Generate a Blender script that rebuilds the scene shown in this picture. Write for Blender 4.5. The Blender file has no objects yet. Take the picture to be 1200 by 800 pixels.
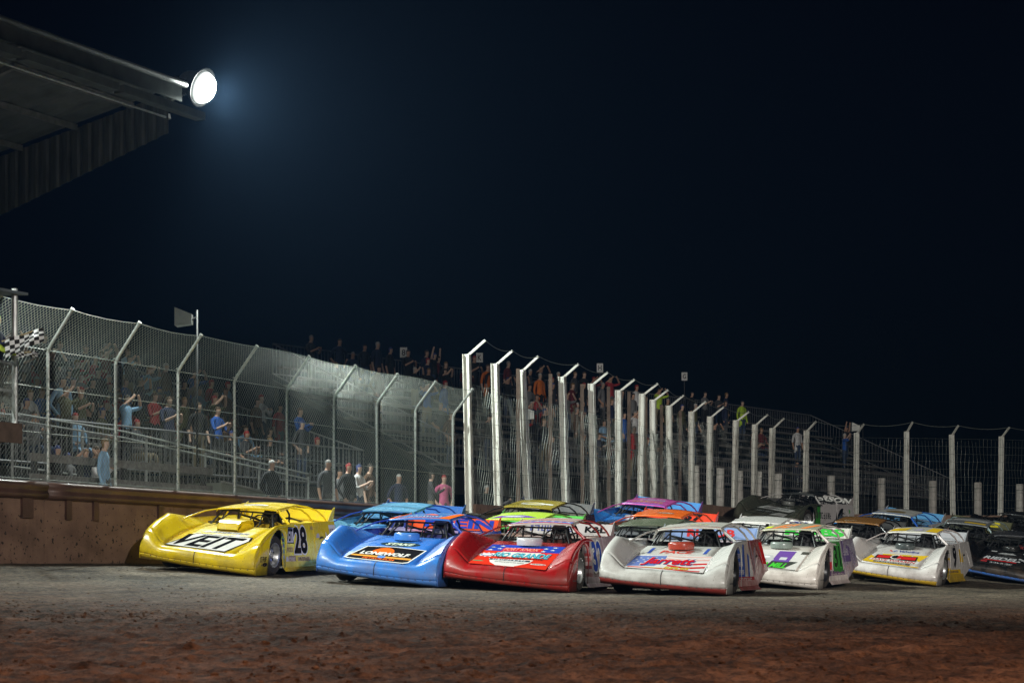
import bpy, bmesh, math, random
from mathutils import Vector, Matrix
R = math.radians
sc = bpy.context.scene
col = sc.collection
random.seed(7)

# ------------------------------------------------------------------ camera, sky, sun, exposure
F = 2333.0                 # focal length in photograph pixels (1200 wide)
CAMZ = 0.45
HOR = 665.0                # horizon row in the photograph
cd = bpy.data.cameras.new('camera'); cam = bpy.data.objects.new('camera', cd); col.objects.link(cam)
cam.location = (0, 0, CAMZ); cam.rotation_euler = (R(90), 0, 0)
cd.sensor_width = 36; cd.lens = F / 1200 * 36; cd.shift_y = (HOR - 400) / 1200
cd.clip_start = 0.05; cd.clip_end = 2000
cd.dof.use_dof = True; cd.dof.focus_distance = 35; cd.dof.aperture_fstop = 8.0
sc.camera = cam

w = bpy.data.worlds.new('World'); sc.world = w; w.use_nodes = True
wn = w.node_tree; wn.nodes.clear()
sky = wn.nodes.new('ShaderNodeTexSky'); sky.sky_type = 'NISHITA'; sky.sun_disc = False
sky.sun_elevation = R(8); sky.sun_rotation = R(160); sky.air_density = 1.6; sky.dust_density = 0.2; sky.ozone_density = 4
hs = wn.nodes.new('ShaderNodeMixRGB'); hs.blend_type = 'MULTIPLY'; hs.inputs[0].default_value = 1
hs.inputs[2].default_value = (0.02, 0.22, 1.15, 1)
bg = wn.nodes.new('ShaderNodeBackground'); bg.inputs[1].default_value = 0.00055
wo = wn.nodes.new('ShaderNodeOutputWorld')
wn.links.new(sky.outputs[0], hs.inputs[1]); wn.links.new(hs.outputs[0], bg.inputs[0]); wn.links.new(bg.outputs[0], wo.inputs[0])

# weak sun lamp added as broad fill light from behind the camera
sl = bpy.data.lights.new('sun', 'SUN'); sl.energy = 0.2; sl.angle = R(11); sl.color = (1.0, 0.95, 0.88)
so = bpy.data.objects.new('sun', sl); col.objects.link(so)
so.rotation_euler = Vector((0.30, 0.66, -0.60)).to_track_quat('-Z', 'Y').to_euler()
so.location = (-10, -20, 20)

sc.view_settings.view_transform = 'Standard'; sc.view_settings.look = 'None'
sc.view_settings.exposure = 0.0; sc.view_settings.gamma = 1.0; sc.view_settings.use_curve_mapping = False
sc.cycles.use_denoising = True
sc.cycles.max_bounces = 5; sc.cycles.diffuse_bounces = 2; sc.cycles.glossy_bounces = 2
sc.cycles.transmission_bounces = 2; sc.cycles.volume_bounces = 0; sc.cycles.transparent_max_bounces = 4
sc.cycles.sample_clamp_indirect = 3.0

# ------------------------------------------------------------------ frames of reference
DX, DY = 0.454, 0.891        # along the front straight, away from the camera
NX, NY = -0.891, 0.454       # outwards, from the infield to the stands
WALLN = 22.5
def PT(n, t, z=0.0): return Vector((NX * n + DX * t, NY * n + DY * t, z))
def at(px, depth, z=0.0): return Vector(((px - 600) / F * depth, depth, z))
def clamp(v, a, b): return a if v < a else b if v > b else v
def bank(X, Y):
    n = NX * X + NY * Y; t = DX * X + DY * Y
    m = clamp(n, -15, 24.0); d = m - 12.7
    b = 0.012 * d if d < 0 else 0.02 * d + 0.0035 * d * d
    b += .07 * clamp(t - 55, 0, 8) * clamp((m - 11) / 3.5, 0, 1) * clamp((22 - m) / 7, 0, 1)
    return b + max(0.0, m - 10.5) * 0.0052 * min(22.0, clamp(t - 34, 0, 60) + .05 * clamp(t - 48, 0, 40) ** 2)
def hashn(i): 
    x = math.sin(i * 127.1 + 311.7) * 43758.5453
    return x - math.floor(x)

# ------------------------------------------------------------------ materials
MATS = {}
def nodes_of(name):
    m = bpy.data.materials.new(name); m.use_nodes = True
    nt = m.node_tree; b = nt.nodes['Principled BSDF']
    return m, nt, b
def mat(name, c, rough=0.6, metal=0.0, var=0.25, scale=6.0, bump=0.0, bscale=30.0, coat=0.0, c2=None, stretch=(1,1,1)):
    """plain procedural material: base colour broken up by noise, optional fine relief"""
    if name in MATS: return MATS[name]
    m, nt, b = nodes_of(name); L = nt.links
    tc = nt.nodes.new('ShaderNodeTexCoord'); mp = nt.nodes.new('ShaderNodeMapping'); mp.inputs['Scale'].default_value = stretch
    L.new(tc.outputs['Object'], mp.inputs[0])
    nz = nt.nodes.new('ShaderNodeTexNoise'); nz.inputs['Scale'].default_value = scale; nz.inputs['Detail'].default_value = 5
    L.new(mp.outputs[0], nz.inputs['Vector'])
    rp = nt.nodes.new('ShaderNodeValToRGB')
    a = tuple(x * (1 - var) for x in c); z = c2 if c2 else tuple(min(1, x * (1 + var)) for x in c)
    rp.color_ramp.elements[0].position = .3; rp.color_ramp.elements[1].position = .7
    rp.color_ramp.elements[0].color = (*a, 1); rp.color_ramp.elements[1].color = (*z, 1)
    L.new(nz.outputs['Fac'], rp.inputs[0]); L.new(rp.outputs[0], b.inputs['Base Color'])
    b.inputs['Roughness'].default_value = rough; b.inputs['Metallic'].default_value = metal
    b.inputs['Coat Weight'].default_value = coat; b.inputs['Coat Roughness'].default_value = .15
    if bump:
        n2 = nt.nodes.new('ShaderNodeTexNoise'); n2.inputs['Scale'].default_value = bscale; n2.inputs['Detail'].default_value = 6
        L.new(mp.outputs[0], n2.inputs['Vector'])
        bp = nt.nodes.new('ShaderNodeBump'); bp.inputs['Strength'].default_value = bump; bp.inputs['Distance'].default_value = .02
        L.new(n2.outputs['Fac'], bp.inputs['Height']); L.new(bp.outputs[0], b.inputs['Normal'])
    MATS[name] = m; return m
def paint(c, dirt=1.0):
    """race-car paint: gloss coat, brown dust and mud flecks that thicken towards the bottom of the body"""
    key = 'paint_%.3f_%.3f_%.3f_%.1f' % (*c, dirt)
    if key in MATS: return MATS[key]
    m, nt, b = nodes_of(key); L = nt.links
    tc = nt.nodes.new('ShaderNodeTexCoord'); sp = nt.nodes.new('ShaderNodeSeparateXYZ'); L.new(tc.outputs['Object'], sp.inputs[0])
    mr = nt.nodes.new('ShaderNodeMapRange'); mr.inputs[1].default_value = 0.0; mr.inputs[2].default_value = 0.55
    mr.inputs[3].default_value = 0.25; mr.inputs[4].default_value = -.03; L.new(sp.outputs[2], mr.inputs[0])
    nz = nt.nodes.new('ShaderNodeTexNoise'); nz.inputs['Scale'].default_value = 3.2; nz.inputs['Detail'].default_value = 9; nz.inputs['Roughness'].default_value = .65
    L.new(tc.outputs['Object'], nz.inputs['Vector'])
    ad = nt.nodes.new('ShaderNodeMath'); ad.operation = 'ADD'; L.new(nz.outputs['Fac'], ad.inputs[0]); L.new(mr.outputs[0], ad.inputs[1])
    rp = nt.nodes.new('ShaderNodeValToRGB'); rp.color_ramp.elements[0].position = .50; rp.color_ramp.elements[1].position = .82
    rp.color_ramp.elements[0].color = (0, 0, 0, 1); rp.color_ramp.elements[1].color = (.55 * dirt,) * 3 + (1,)
    L.new(ad.outputs[0], rp.inputs[0])
    sk = nt.nodes.new('ShaderNodeTexNoise'); sk.inputs['Scale'].default_value = 26; sk.inputs['Detail'].default_value = 2
    L.new(tc.outputs['Object'], sk.inputs['Vector'])
    rs = nt.nodes.new('ShaderNodeValToRGB'); rs.color_ramp.elements[0].position = .70; rs.color_ramp.elements[1].position = .74
    rs.color_ramp.elements[1].color = (.75 * dirt,) * 3 + (1,)
    L.new(sk.outputs['Fac'], rs.inputs[0])
    mx0 = nt.nodes.new('ShaderNodeMath'); mx0.operation = 'MAXIMUM'; L.new(rp.outputs[0], mx0.inputs[0]); L.new(rs.outputs[0], mx0.inputs[1])
    mx = nt.nodes.new('ShaderNodeMixRGB'); mx.inputs[1].default_value = (*c, 1); mx.inputs[2].default_value = (.11, .068, .042, 1)
    L.new(mx0.outputs[0], mx.inputs[0]); L.new(mx.outputs[0], b.inputs['Base Color'])
    ro = nt.nodes.new('ShaderNodeMapRange'); ro.inputs[3].default_value = .26 if dirt > .8 else .58; ro.inputs[4].default_value = .85
    L.new(mx0.outputs[0], ro.inputs[0]); L.new(ro.outputs[0], b.inputs['Roughness'])
    b.inputs['Coat Weight'].default_value = .3 if dirt > .8 else 0; b.inputs['Coat Roughness'].default_value = .2
    b.inputs['Specular IOR Level'].default_value = .4 if dirt > .8 else 0
    MATS[key] = m; return m
def vinyl(c): return paint(c, 0.55)
STEEL = mat('galvanised_steel', (.42, .43, .42), .45, .55, .2, 9)
BARE = mat('bare_aluminium', (.55, .55, .55), .3, .9, .15, 12)
BLACK = mat('black_metal', (.012, .012, .013), .5, 0, .3)
RUBBER = mat('tyre_rubber', (.016, .015, .014), .85, 0, .35, 14, .5, 40, c2=(.05, .036, .026))
def emis(name, c, s):
    m, nt, b = nodes_of(name); b.inputs['Emission Color'].default_value = (*c, 1); b.inputs['Emission Strength'].default_value = s
    b.inputs['Base Color'].default_value = (*c, 1); return m

# ------------------------------------------------------------------ mesh helpers
class MB:
    def __init__(s): s.v = []; s.f = []; s.m = []
    def add(s, vs, fs, mi=0):
        o = len(s.v); s.v += [tuple(p) for p in vs]; s.f += [tuple(i + o for i in f) for f in fs]; s.m += [mi] * len(fs); return s
    def box(s, c, d, mtx=None, mi=0):
        x, y, z = [k / 2 for k in d]; c = Vector(c)
        vs = [Vector((a * x, b * y, e * z)) for a in (-1, 1) for b in (-1, 1) for e in (-1, 1)]
        vs = [(mtx @ p if mtx else p) + c for p in vs]
        return s.add(vs, [(0, 1, 3, 2), (4, 6, 7, 5), (0, 4, 5, 1), (2, 3, 7, 6), (0, 2, 6, 4), (1, 5, 7, 3)], mi)
    def bar(s, p0, p1, wdt, hgt, up=Vector((0, 0, 1)), mi=0):
        """rectangular bar between two points; wdt across, hgt along up"""
        p0 = Vector(p0); p1 = Vector(p1); a = (p1 - p0).normalized()
        sd = a.cross(up)
        if sd.length < 1e-4: sd = a.cross(Vector((0, 1, 0)))
        sd.normalize(); u = sd.cross(a).normalized()
        vs = [p + sd * (i * wdt / 2) + u * (j * hgt / 2) for p in (p0, p1) for i, j in ((-1, -1), (1, -1), (1, 1), (-1, 1))]
        return s.add(vs, [(3, 2, 1, 0), (4, 5, 6, 7), (0, 1, 5, 4), (1, 2, 6, 5), (2, 3, 7, 6), (3, 0, 4, 7)], mi)
    def tube(s, pts, r, n=6, mi=0, caps=True):
        pts = [Vector(p) for p in pts]; rings = []
        rr = r if isinstance(r, (list, tuple)) else [r] * len(pts)
        for i, p in enumerate(pts):
            a = (pts[min(i + 1, len(pts) - 1)] - pts[max(i - 1, 0)]).normalized()
            u = a.cross(Vector((0, 0, 1)))
            if u.length < 1e-3: u = a.cross(Vector((0, 1, 0)))
            u.normalize(); v = a.cross(u)
            rings.append([p + (u * math.cos(2 * math.pi * k / n) + v * math.sin(2 * math.pi * k / n)) * rr[i] for k in range(n)])
        vs = [q for g in rings for q in g]; fs = []
        for i in range(len(pts) - 1):
            for k in range(n): fs.append((i * n + k, i * n + (k + 1) % n, (i + 1) * n + (k + 1) % n, (i + 1) * n + k))
        if caps: fs.append(tuple(range(n))[::-1]); fs.append(tuple((len(pts) - 1) * n + k for k in range(n)))
        return s.add(vs, fs, mi)
    def grid(s, rows, mi=0, flip=False):
        nr = len(rows); nc = len(rows[0]); vs = [p for r in rows for p in r]; fs = []
        for i in range(nr - 1):
            for j in range(nc - 1):
                q = (i * nc + j, i * nc + j + 1, (i + 1) * nc + j + 1, (i + 1) * nc + j)
                fs.append(q[::-1] if flip else q)
        return s.add(vs, fs, mi)
    def lathe(s, prof, n=24, axis='y', c=(0, 0, 0), mi=0):
        vs = []; fs = []; k = len(prof)
        for i in range(n):
            a = 2 * math.pi * i / n
            for r, h in prof:
                p = (r * math.cos(a), h, r * math.sin(a)) if axis == 'y' else (r * math.cos(a), r * math.sin(a), h) if axis == 'z' else (h, r * math.cos(a), r * math.sin(a))
                vs.append((p[0] + c[0], p[1] + c[1], p[2] + c[2]))
        for i in range(n):
            for j in range(k - 1):
                fs.append((i * k + j, i * k + j + 1, ((i + 1) % n) * k + j + 1, ((i + 1) % n) * k + j))
        return s.add(vs, fs, mi)
    def mesh(s, name, smooth=False, angle=None):
        me = bpy.data.meshes.new(name); me.from_pydata(s.v, [], s.f)
        if any(s.m): me.polygons.foreach_set('material_index', s.m)
        me.update()
        bm = bmesh.new(); bm.from_mesh(me); bmesh.ops.recalc_face_normals(bm, faces=bm.faces); 
        if smooth:
            for f in bm.faces: f.smooth = True
            if angle:
                for e in bm.edges:
                    if len(e.link_faces) == 2 and e.calc_face_angle() > R(angle): e.smooth = False
        bm.to_mesh(me); bm.free(); return me
    def build(s, name, m, parent=None, smooth=False, angle=None, solid=0):
        me = s.mesh(name, smooth, angle)
        for k in (m if isinstance(m, (list, tuple)) else [m]): me.materials.append(k)
        return link(name, me, parent, solid)
def link(name, me, parent=None, solid=0):
    o = bpy.data.objects.new(name, me); col.objects.link(o)
    if parent is not None: o.parent = parent
    if solid:
        md = o.modifiers.new('thickness', 'SOLIDIFY'); md.thickness = solid; md.offset = -1
    return o
def tag(o, label=None, cat=None, group=None, kind=None):
    if label: o['label'] = label
    if cat: o['category'] = cat
    if group: o['group'] = group
    if kind: o['kind'] = kind
    return o
def empty(name, loc=(0, 0, 0), rz=0.0):
    o = bpy.data.objects.new(name, None); col.objects.link(o); o.location = loc; o.rotation_euler = (0, 0, rz); o.empty_display_size = .2; return o
def use(me, name, m, parent=None):
    """object on shared mesh data with its own materials"""
    o = link(name, me, parent)
    for i, k in enumerate(m if isinstance(m, (list, tuple)) else [m]):
        if len(me.materials) <= i: me.materials.append(None)
        o.material_slots[i].link = 'OBJECT'; o.material_slots[i].material = k
    return o
TXT = {}
def text_geo(body, shear=0.0, bold=0.02, spacing=1.0):
    """outline of a word as flat triangles, normalised to a 1 x 1 box around the origin"""
    key = (body, shear, bold, spacing)
    if key in TXT: return TXT[key]
    cu = bpy.data.curves.new('word', 'FONT'); cu.body = body; cu.shear = shear; cu.offset = bold; cu.space_character = spacing; cu.resolution_u = 3
    o = bpy.data.objects.new('word', cu); col.objects.link(o)
    dg = bpy.context.evaluated_depsgraph_get(); me = bpy.data.meshes.new_from_object(o.evaluated_get(dg))
    vs = [tuple(v.co) for v in me.vertices]; fs = [tuple(p.vertices) for p in me.polygons]
    bpy.data.objects.remove(o); bpy.data.curves.remove(cu); bpy.data.meshes.remove(me)
    x0 = min(v[0] for v in vs); x1 = max(v[0] for v in vs); y0 = min(v[1] for v in vs); y1 = max(v[1] for v in vs)
    vs = [((v[0] - (x0 + x1) / 2) / (x1 - x0), (v[1] - (y0 + y1) / 2) / (y1 - y0)) for v in vs]
    TXT[key] = (vs, fs); return TXT[key]

# ------------------------------------------------------------------ ground
def fbm(x, y, o=4):
    from mathutils import noise
    s = 0; a = 1; f = 1
    for _ in range(o): s += a * noise.noise((x * f, y * f, 3.7)); a *= .5; f *= 2.1
    return s
def dirt_mat():
    m, nt, b = nodes_of('clay_dirt'); L = nt.links
    tc = nt.nodes.new('ShaderNodeTexCoord')
    def noise(scale, det=6, st=(1, 1, 1), rough=.6):
        mp = nt.nodes.new('ShaderNodeMapping'); mp.inputs['Scale'].default_value = st; mp.inputs['Rotation'].default_value = (0, 0, R(-63))
        L.new(tc.outputs['Object'], mp.inputs[0])
        n = nt.nodes.new('ShaderNodeTexNoise'); n.inputs['Scale'].default_value = scale; n.inputs['Detail'].default_value = det; n.inputs['Roughness'].default_value = rough
        L.new(mp.outputs[0], n.inputs['Vector']); return n.outputs['Fac']
    # across-track position: packed grey groove outside, loose red clay towards the infield
    dt = nt.nodes.new('ShaderNodeVectorMath'); dt.operation = 'DOT_PRODUCT'; dt.inputs[1].default_value = (-.25, .97, 0); L.new(tc.outputs['Object'], dt.inputs[0])
    nb = noise(.28, 5)
    a1 = nt.nodes.new('ShaderNodeMath'); a1.operation = 'MULTIPLY_ADD'; a1.inputs[1].default_value = 9.0; L.new(nb, a1.inputs[0]); L.new(dt.outputs['Value'], a1.inputs[2])
    mr = nt.nodes.new('ShaderNodeMapRange'); mr.inputs[1].default_value = 18.0; mr.inputs[2].default_value = 36.0; L.new(a1.outputs[0], mr.inputs[0])
    r1 = nt.nodes.new('ShaderNodeValToRGB'); e = r1.color_ramp.elements
    e[0].position = .32; e[0].color = (.055, .017, .008, 1); e[1].position = .72; e[1].color = (.29, .105, .048, 1)
    L.new(noise(2.3, 9), r1.inputs[0])
    r2 = nt.nodes.new('ShaderNodeValToRGB'); e = r2.color_ramp.elements
    e[0].position = .38; e[0].color = (.030, .023, .016, 1); e[1].position = .62; e[1].color = (.27, .21, .145, 1)
    ng = nt.nodes.new('ShaderNodeMixRGB'); ng.inputs[0].default_value = .5; L.new(noise(.8, 9, (1, .3, 1), .7), ng.inputs[1]); L.new(noise(9, 7, (1, .55, 1), .75), ng.inputs[2])
    L.new(ng.outputs[0], r2.inputs[0])
    mx = nt.nodes.new('ShaderNodeMixRGB'); L.new(mr.outputs[0], mx.inputs[0]); L.new(r1.outputs[0], mx.inputs[1]); L.new(r2.outputs[0], mx.inputs[2])
    m3 = nt.nodes.new('ShaderNodeMapping'); m3.vector_type = 'TEXTURE'; m3.inputs['Rotation'].default_value = (0, 0, R(63)); m3.inputs['Scale'].default_value = (16, .45, 1); L.new(tc.outputs['Object'], m3.inputs[0])
    n3 = nt.nodes.new('ShaderNodeTexNoise'); n3.inputs['Scale'].default_value = 1.0; n3.inputs['Detail'].default_value = 6; L.new(m3.outputs[0], n3.inputs['Vector'])
    r3 = nt.nodes.new('ShaderNodeMapRange'); r3.inputs[1].default_value = .3; r3.inputs[2].default_value = .7; r3.inputs[3].default_value = .62; r3.inputs[4].default_value = 1.25; L.new(n3.outputs['Fac'], r3.inputs[0])
    mz = nt.nodes.new('ShaderNodeMixRGB'); mz.blend_type = 'MULTIPLY'; mz.inputs[0].default_value = 1; L.new(mx.outputs[0], mz.inputs[1]); L.new(r3.outputs[0], mz.inputs[2])
    r4 = nt.nodes.new('ShaderNodeMapRange'); r4.inputs[1].default_value = .38; r4.inputs[2].default_value = .60; r4.inputs[3].default_value = .38; r4.inputs[4].default_value = 1.2; L.new(noise(17, 6, (1, .5, 1), .75), r4.inputs[0])
    mg = nt.nodes.new('ShaderNodeMixRGB'); mg.blend_type = 'MULTIPLY'; mg.inputs[0].default_value = 1; L.new(mz.outputs[0], mg.inputs[1]); L.new(r4.outputs[0], mg.inputs[2])
    L.new(mg.outputs[0], b.inputs['Base Color'])
    rr = nt.nodes.new('ShaderNodeMapRange'); rr.inputs[3].default_value = .6; rr.inputs[4].default_value = 1.0
    L.new(noise(5, 5), rr.inputs[0]); L.new(rr.outputs[0], b.inputs['Roughness'])
    sm = nt.nodes.new('ShaderNodeMapRange'); sm.inputs[3].default_value = .04; sm.inputs[4].default_value = .30; L.new(mr.outputs[0], sm.inputs[0]); L.new(sm.outputs[0], b.inputs['Specular IOR Level'])
    bp = nt.nodes.new('ShaderNodeBump'); bp.inputs['Strength'].default_value = 1.0; bp.inputs['Distance'].default_value = .06
    L.new(noise(17, 9, (1, .6, 1), .78), bp.inputs['Height']); L.new(bp.outputs[0], b.inputs['Normal'])
    MATS['dirt'] = m; return m
DIRT = dirt_mat()
def rough_h(X, Y):
    n = NX * X + NY * Y; t = DX * X + DY * Y
    m = .97 * Y - .25 * X; loose = clamp((25.0 - m) / 5.0, 0, 1) * clamp((Y - 2) / 4, 0, 1)
    h = .012 * fbm(t * .5, n * 1.4, 3) + .010 * fbm(t * 3.0, n * 4.2, 4)
    if loose > 0:
        c = fbm(t * 1.3 + 9, n * 1.6, 4)
        h += loose * (.020 * c + .030 * max(0, fbm(t * 5.2, n * 6.1, 4) - .05) + .016 * fbm(t * 13, n * 14, 2))
        # thrown-up windrow of loose clay on the inside of the groove
        h += .035 * math.exp(-((m - 18.5 - 1.5 * fbm(X * .35, 2.2, 2)) / 1.3) ** 2) * (0.4 + 1.0 * fbm(X * 2.6, m * 2.2, 4))
    return h
def lin(a, b, n): return [a + (b - a) * i / (n - 1) for i in range(n)]
ys = [-320, -120, -40, -10, 0, 3] + lin(5, 30, 400) + lin(30.12, 48, 120) + lin(48.6, 110, 80) + [140, 200, 320]
us = [-1.0 + 2.0 * i / 230 for i in range(231)]
mb = MB(); rows = []
for y in ys:
    half = max(4.0, min(abs(y) * .30, 24)) if y > 0 else 24.0
    xs = [-320, -140, -70, -40] + [u * half for u in us] + [40, 70, 140, 320]
    rows.append([(x, y, bank(x, y) + (rough_h(x, y) if 4 < y < 75 and abs(x) < 25 else 0)) for x in xs])
mb.grid(rows); me = mb.mesh('ground', True)
me.materials.append(DIRT); tag(link('ground', me), 'packed clay dirt surface of the race track', kind='structure')
def ground_z(x, y): return bank(x, y) + rough_h(x, y)
# loose clods: one mass nobody could count
rc = random.Random(3); mb = MB()
for i in range(20000):
    if i < 14000:
        y = 7.5 + rc.random() ** 1.5 * 20; x = (rc.random() * 2 - 1) * y * .28
        if fbm(x * .9, y * .9, 2) < -.05: continue
        s = .003 + .016 * rc.random() ** 4
    elif i < 16500:
        y = 20 + rc.random() * 22; x = (rc.random() * 2 - 1) * y * .27
        if NX * x + NY * y > 22 or fbm(x * .5 + 7, y * .5, 3) < .0: continue
        s = .004 + .022 * rc.random() ** 5
    else:
        x = (rc.random() * 2 - 1) * 6.5; m_ = 18.5 + 1.5 * fbm(x * .35, 2.2, 2) + rc.gauss(0, .9); y = (m_ + .25 * x) / .97
        s = .004 + .018 * rc.random() ** 4
    z = ground_z(x, y); ang = rc.random() * 6.28
    vs = []; e1 = .6 + .8 * rc.random(); ca, sa = math.cos(ang), math.sin(ang)
    for lvl, (rr_, hz_) in enumerate(((1.0, -.25), (.95, .25), (.5, .6))):
        for k in range(5):
            a = k * 1.2566 + lvl * .6; q = s * rr_ * (.65 + .7 * rc.random()); u, v = q * math.cos(a) * e1, q * math.sin(a)
            vs.append((x + u * ca - v * sa, y + u * sa + v * ca, z + s * (hz_ + .25 * (rc.random() - .5))))
    fs = [(l * 5 + k, l * 5 + (k + 1) % 5, l * 5 + 5 + (k + 1) % 5, l * 5 + 5 + k) for l in range(2) for k in range(5)] + [(10, 11, 12, 13, 14)]
    mb.add(vs, fs)
o = mb.build('dirt_clods', DIRT); tag(o, 'loose crumbled clay clods scattered over the track', 'dirt', kind='stuff')

# ------------------------------------------------------------------ outer wall and the two catch fences
CONC = mat('spattered_concrete', (.18, .10, .068), .85, 0, .25, 1.6, .5, 18, c2=(.245, .145, .098), stretch=(1, 1, 1.6))
def spatter(m):
    nt = m.node_tree; b = nt.nodes['Principled BSDF']; L = nt.links
    src = b.inputs['Base Color'].links[0].from_socket
    tc = nt.nodes.new('ShaderNodeTexCoord')
    n = nt.nodes.new('ShaderNodeTexNoise'); n.inputs['Scale'].default_value = 15; n.inputs['Detail'].default_value = 4; L.new(tc.outputs['Object'], n.inputs['Vector'])
    sp = nt.nodes.new('ShaderNodeSeparateXYZ'); L.new(tc.outputs['Object'], sp.inputs[0])
    mr = nt.nodes.new('ShaderNodeMapRange'); mr.inputs[1].default_value = .5; mr.inputs[2].default_value = 1.5; mr.inputs[3].default_value = .09; mr.inputs[4].default_value = 0
    L.new(sp.outputs[2], mr.inputs[0])
    ad = nt.nodes.new('ShaderNodeMath'); ad.operation = 'ADD'; L.new(n.outputs['Fac'], ad.inputs[0]); L.new(mr.outputs[0], ad.inputs[1])
    rp = nt.nodes.new('ShaderNodeValToRGB'); rp.color_ramp.elements[0].position = .70; rp.color_ramp.elements[1].position = .74; L.new(ad.outputs[0], rp.inputs[0])
    mx = nt.nodes.new('ShaderNodeMixRGB'); mx.inputs[2].default_value = (.022, .013, .009, 1); L.new(rp.outputs[0], mx.inputs[0]); L.new(src, mx.inputs[1]); L.new(mx.outputs[0], b.inputs['Base Color'])
spatter(CONC)
RAILM = mat('brown_rail_paint', (.10, .052, .038), .5, .2, .3, 2.5, .15, 20, coat=.1)
PIPE = mat('fence_pipe', (.36, .37, .345), .45, .4, .22, 14)
WIRE = mat('fence_wire', (.20, .215, .19), .45, .3, .15, 9)
WHITEP = mat('white_beam_paint', (.78, .76, .68), .5, 0, .2, 3, .15, 25, c2=(.80, .79, .72), stretch=(3, 3, .6))
def stain(m, c, scale, lo, hi):
    nt = m.node_tree; b = nt.nodes['Principled BSDF']; L = nt.links; src = b.inputs['Base Color'].links[0].from_socket
    tc = nt.nodes.new('ShaderNodeTexCoord'); mp = nt.nodes.new('ShaderNodeMapping'); mp.inputs['Scale'].default_value = (1, 1, .3); L.new(tc.outputs['Object'], mp.inputs[0])
    n = nt.nodes.new('ShaderNodeTexNoise'); n.inputs['Scale'].default_value = scale; n.inputs['Detail'].default_value = 7; n.inputs['Roughness'].default_value = .7; L.new(mp.outputs[0], n.inputs['Vector'])
    rp = nt.nodes.new('ShaderNodeValToRGB'); rp.color_ramp.elements[0].position = lo; rp.color_ramp.elements[1].position = hi; L.new(n.outputs['Fac'], rp.inputs[0])
    mx = nt.nodes.new('ShaderNodeMixRGB'); mx.inputs[2].default_value = (*c, 1); L.new(rp.outputs[0], mx.inputs[0]); L.new(src, mx.inputs[1]); L.new(mx.outputs[0], b.inputs['Base Color'])
stain(WHITEP, (.20, .12, .06), 7, .56, .74)
stain(CONC, (.07, .04, .026), 1.3, .5, .8)
def railtop(t): return 1.92 - .0065 * (t - 25)
wall = empty('retaining_wall', PT(WALLN, 30, .5))
tag(wall, 'brown mud-spattered concrete wall topped by a brown steel rail below the chain-link fence', 'wall')
tsw = [12.0 + 3.65 * i for i in range(9)] ; tsw[-1] = 41.85
inv = Matrix.Translation(-wall.location)
def loc(p): return Vector(p) - wall.location
for a, b2 in zip(tsw[:-1], tsw[1:]):
    mb = MB(); b_ = b2 - .015; j = .012 * (hashn(a) - .5)
    lo = min(bank(*PT(WALLN, a).xy), bank(*PT(WALLN, b_).xy)) - .3
    p = [loc(PT(WALLN + j, a, lo)), loc(PT(WALLN + j, b_, lo)), loc(PT(WALLN + .28, b_, lo)), loc(PT(WALLN + .28, a, lo))]
    q = [Vector((v.x, v.y, railtop(t) - .06 - wall.location.z)) for v, t in zip(p, (a, b_, b_, a))]
    mb.add(p + q, [(0, 3, 2, 1), (4, 5, 6, 7), (0, 1, 5, 4), (1, 2, 6, 5), (2, 3, 7, 6), (3, 0, 4, 7)])
    mb.build('concrete_panel', CONC, wall)
prof = [(.0, .0), (-.05, -.01), (-.085, -.05), (-.085, -.09), (-.055, -.13), (-.055, -.16), (-.085, -.20), (-.085, -.24), (-.05, -.285), (-.01, -.29)]
for a, b2 in zip(tsw[:-1:2], tsw[2::2]):
    mb = MB(); mb.grid([[loc(PT(WALLN - .03 + dn, t, railtop(t) + dz)) for dn, dz in prof] for t in lin(a, b2 - .006, 12)])
    mb.build('guard_rail', RAILM, wall, True, solid=.006)
    mb = MB()
    mb.bar(loc(PT(WALLN + .1, a, railtop(a) + .004)), loc(PT(WALLN + .1, b2 - .01, railtop(b2) + .004)), .26, .022)
    mb.build('rail_cap', STEEL, wall)
for t in lin(13, 41, 16) + [26.2, 27.2]:
    mb = MB(); zt = railtop(t) - .285
    mb.bar(loc(PT(WALLN - .03, t, zt)), loc(PT(WALLN - .03, t, zt - .34)), .05, .14, Vector((DX, DY, 0))); mb.build('rail_bracket', RAILM, wall)

fence1 = empty('chain_link_fence', PT(WALLN + .15, 33, 1.8))
tag(fence1, 'galvanised chain-link catch fence with pipe posts bent over the track', 'fence')
PT1 = [25.07, 26.9, 28.73, 30.6, 32.45, 34.3, 36.1, 37.9, 39.6, 41.4]
def bend(t): return 4.20 - .010 * (t - 27)
def tip(t): return bend(t) + .64 - .004 * (t - 27)
def l1(p): return Vector(p) - fence1.location
FN = WALLN + .16
for i, t in enumerate(PT1):
    lean = .04 * (hashn(i * 3.3) - .5); mb = MB()
    mb.tube([l1(PT(FN, t, railtop(t) - .1)), l1(PT(FN, t + lean, bend(t) - .07)), l1(PT(FN - .02, t + lean, bend(t))), l1(PT(FN - .07, t + lean, bend(t) + .08)), l1(PT(FN - .52, t + lean, tip(t)))], .029, 8)
    mb.tube([l1(PT(FN - .52, t + lean, tip(t))), l1(PT(FN - .545, t + lean, tip(t) + .03))], .038, 8)
    mb.build('post', PIPE, fence1, True, 40)
    mb = MB()
    for k in range(9):
        z = railtop(t) + .15 + k * .27
        mb.tube([l1(PT(FN, t, z)), l1(PT(FN, t, z + .02))], .043, 6)
    mb.build('tie_wire', WIRE, fence1)
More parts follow.
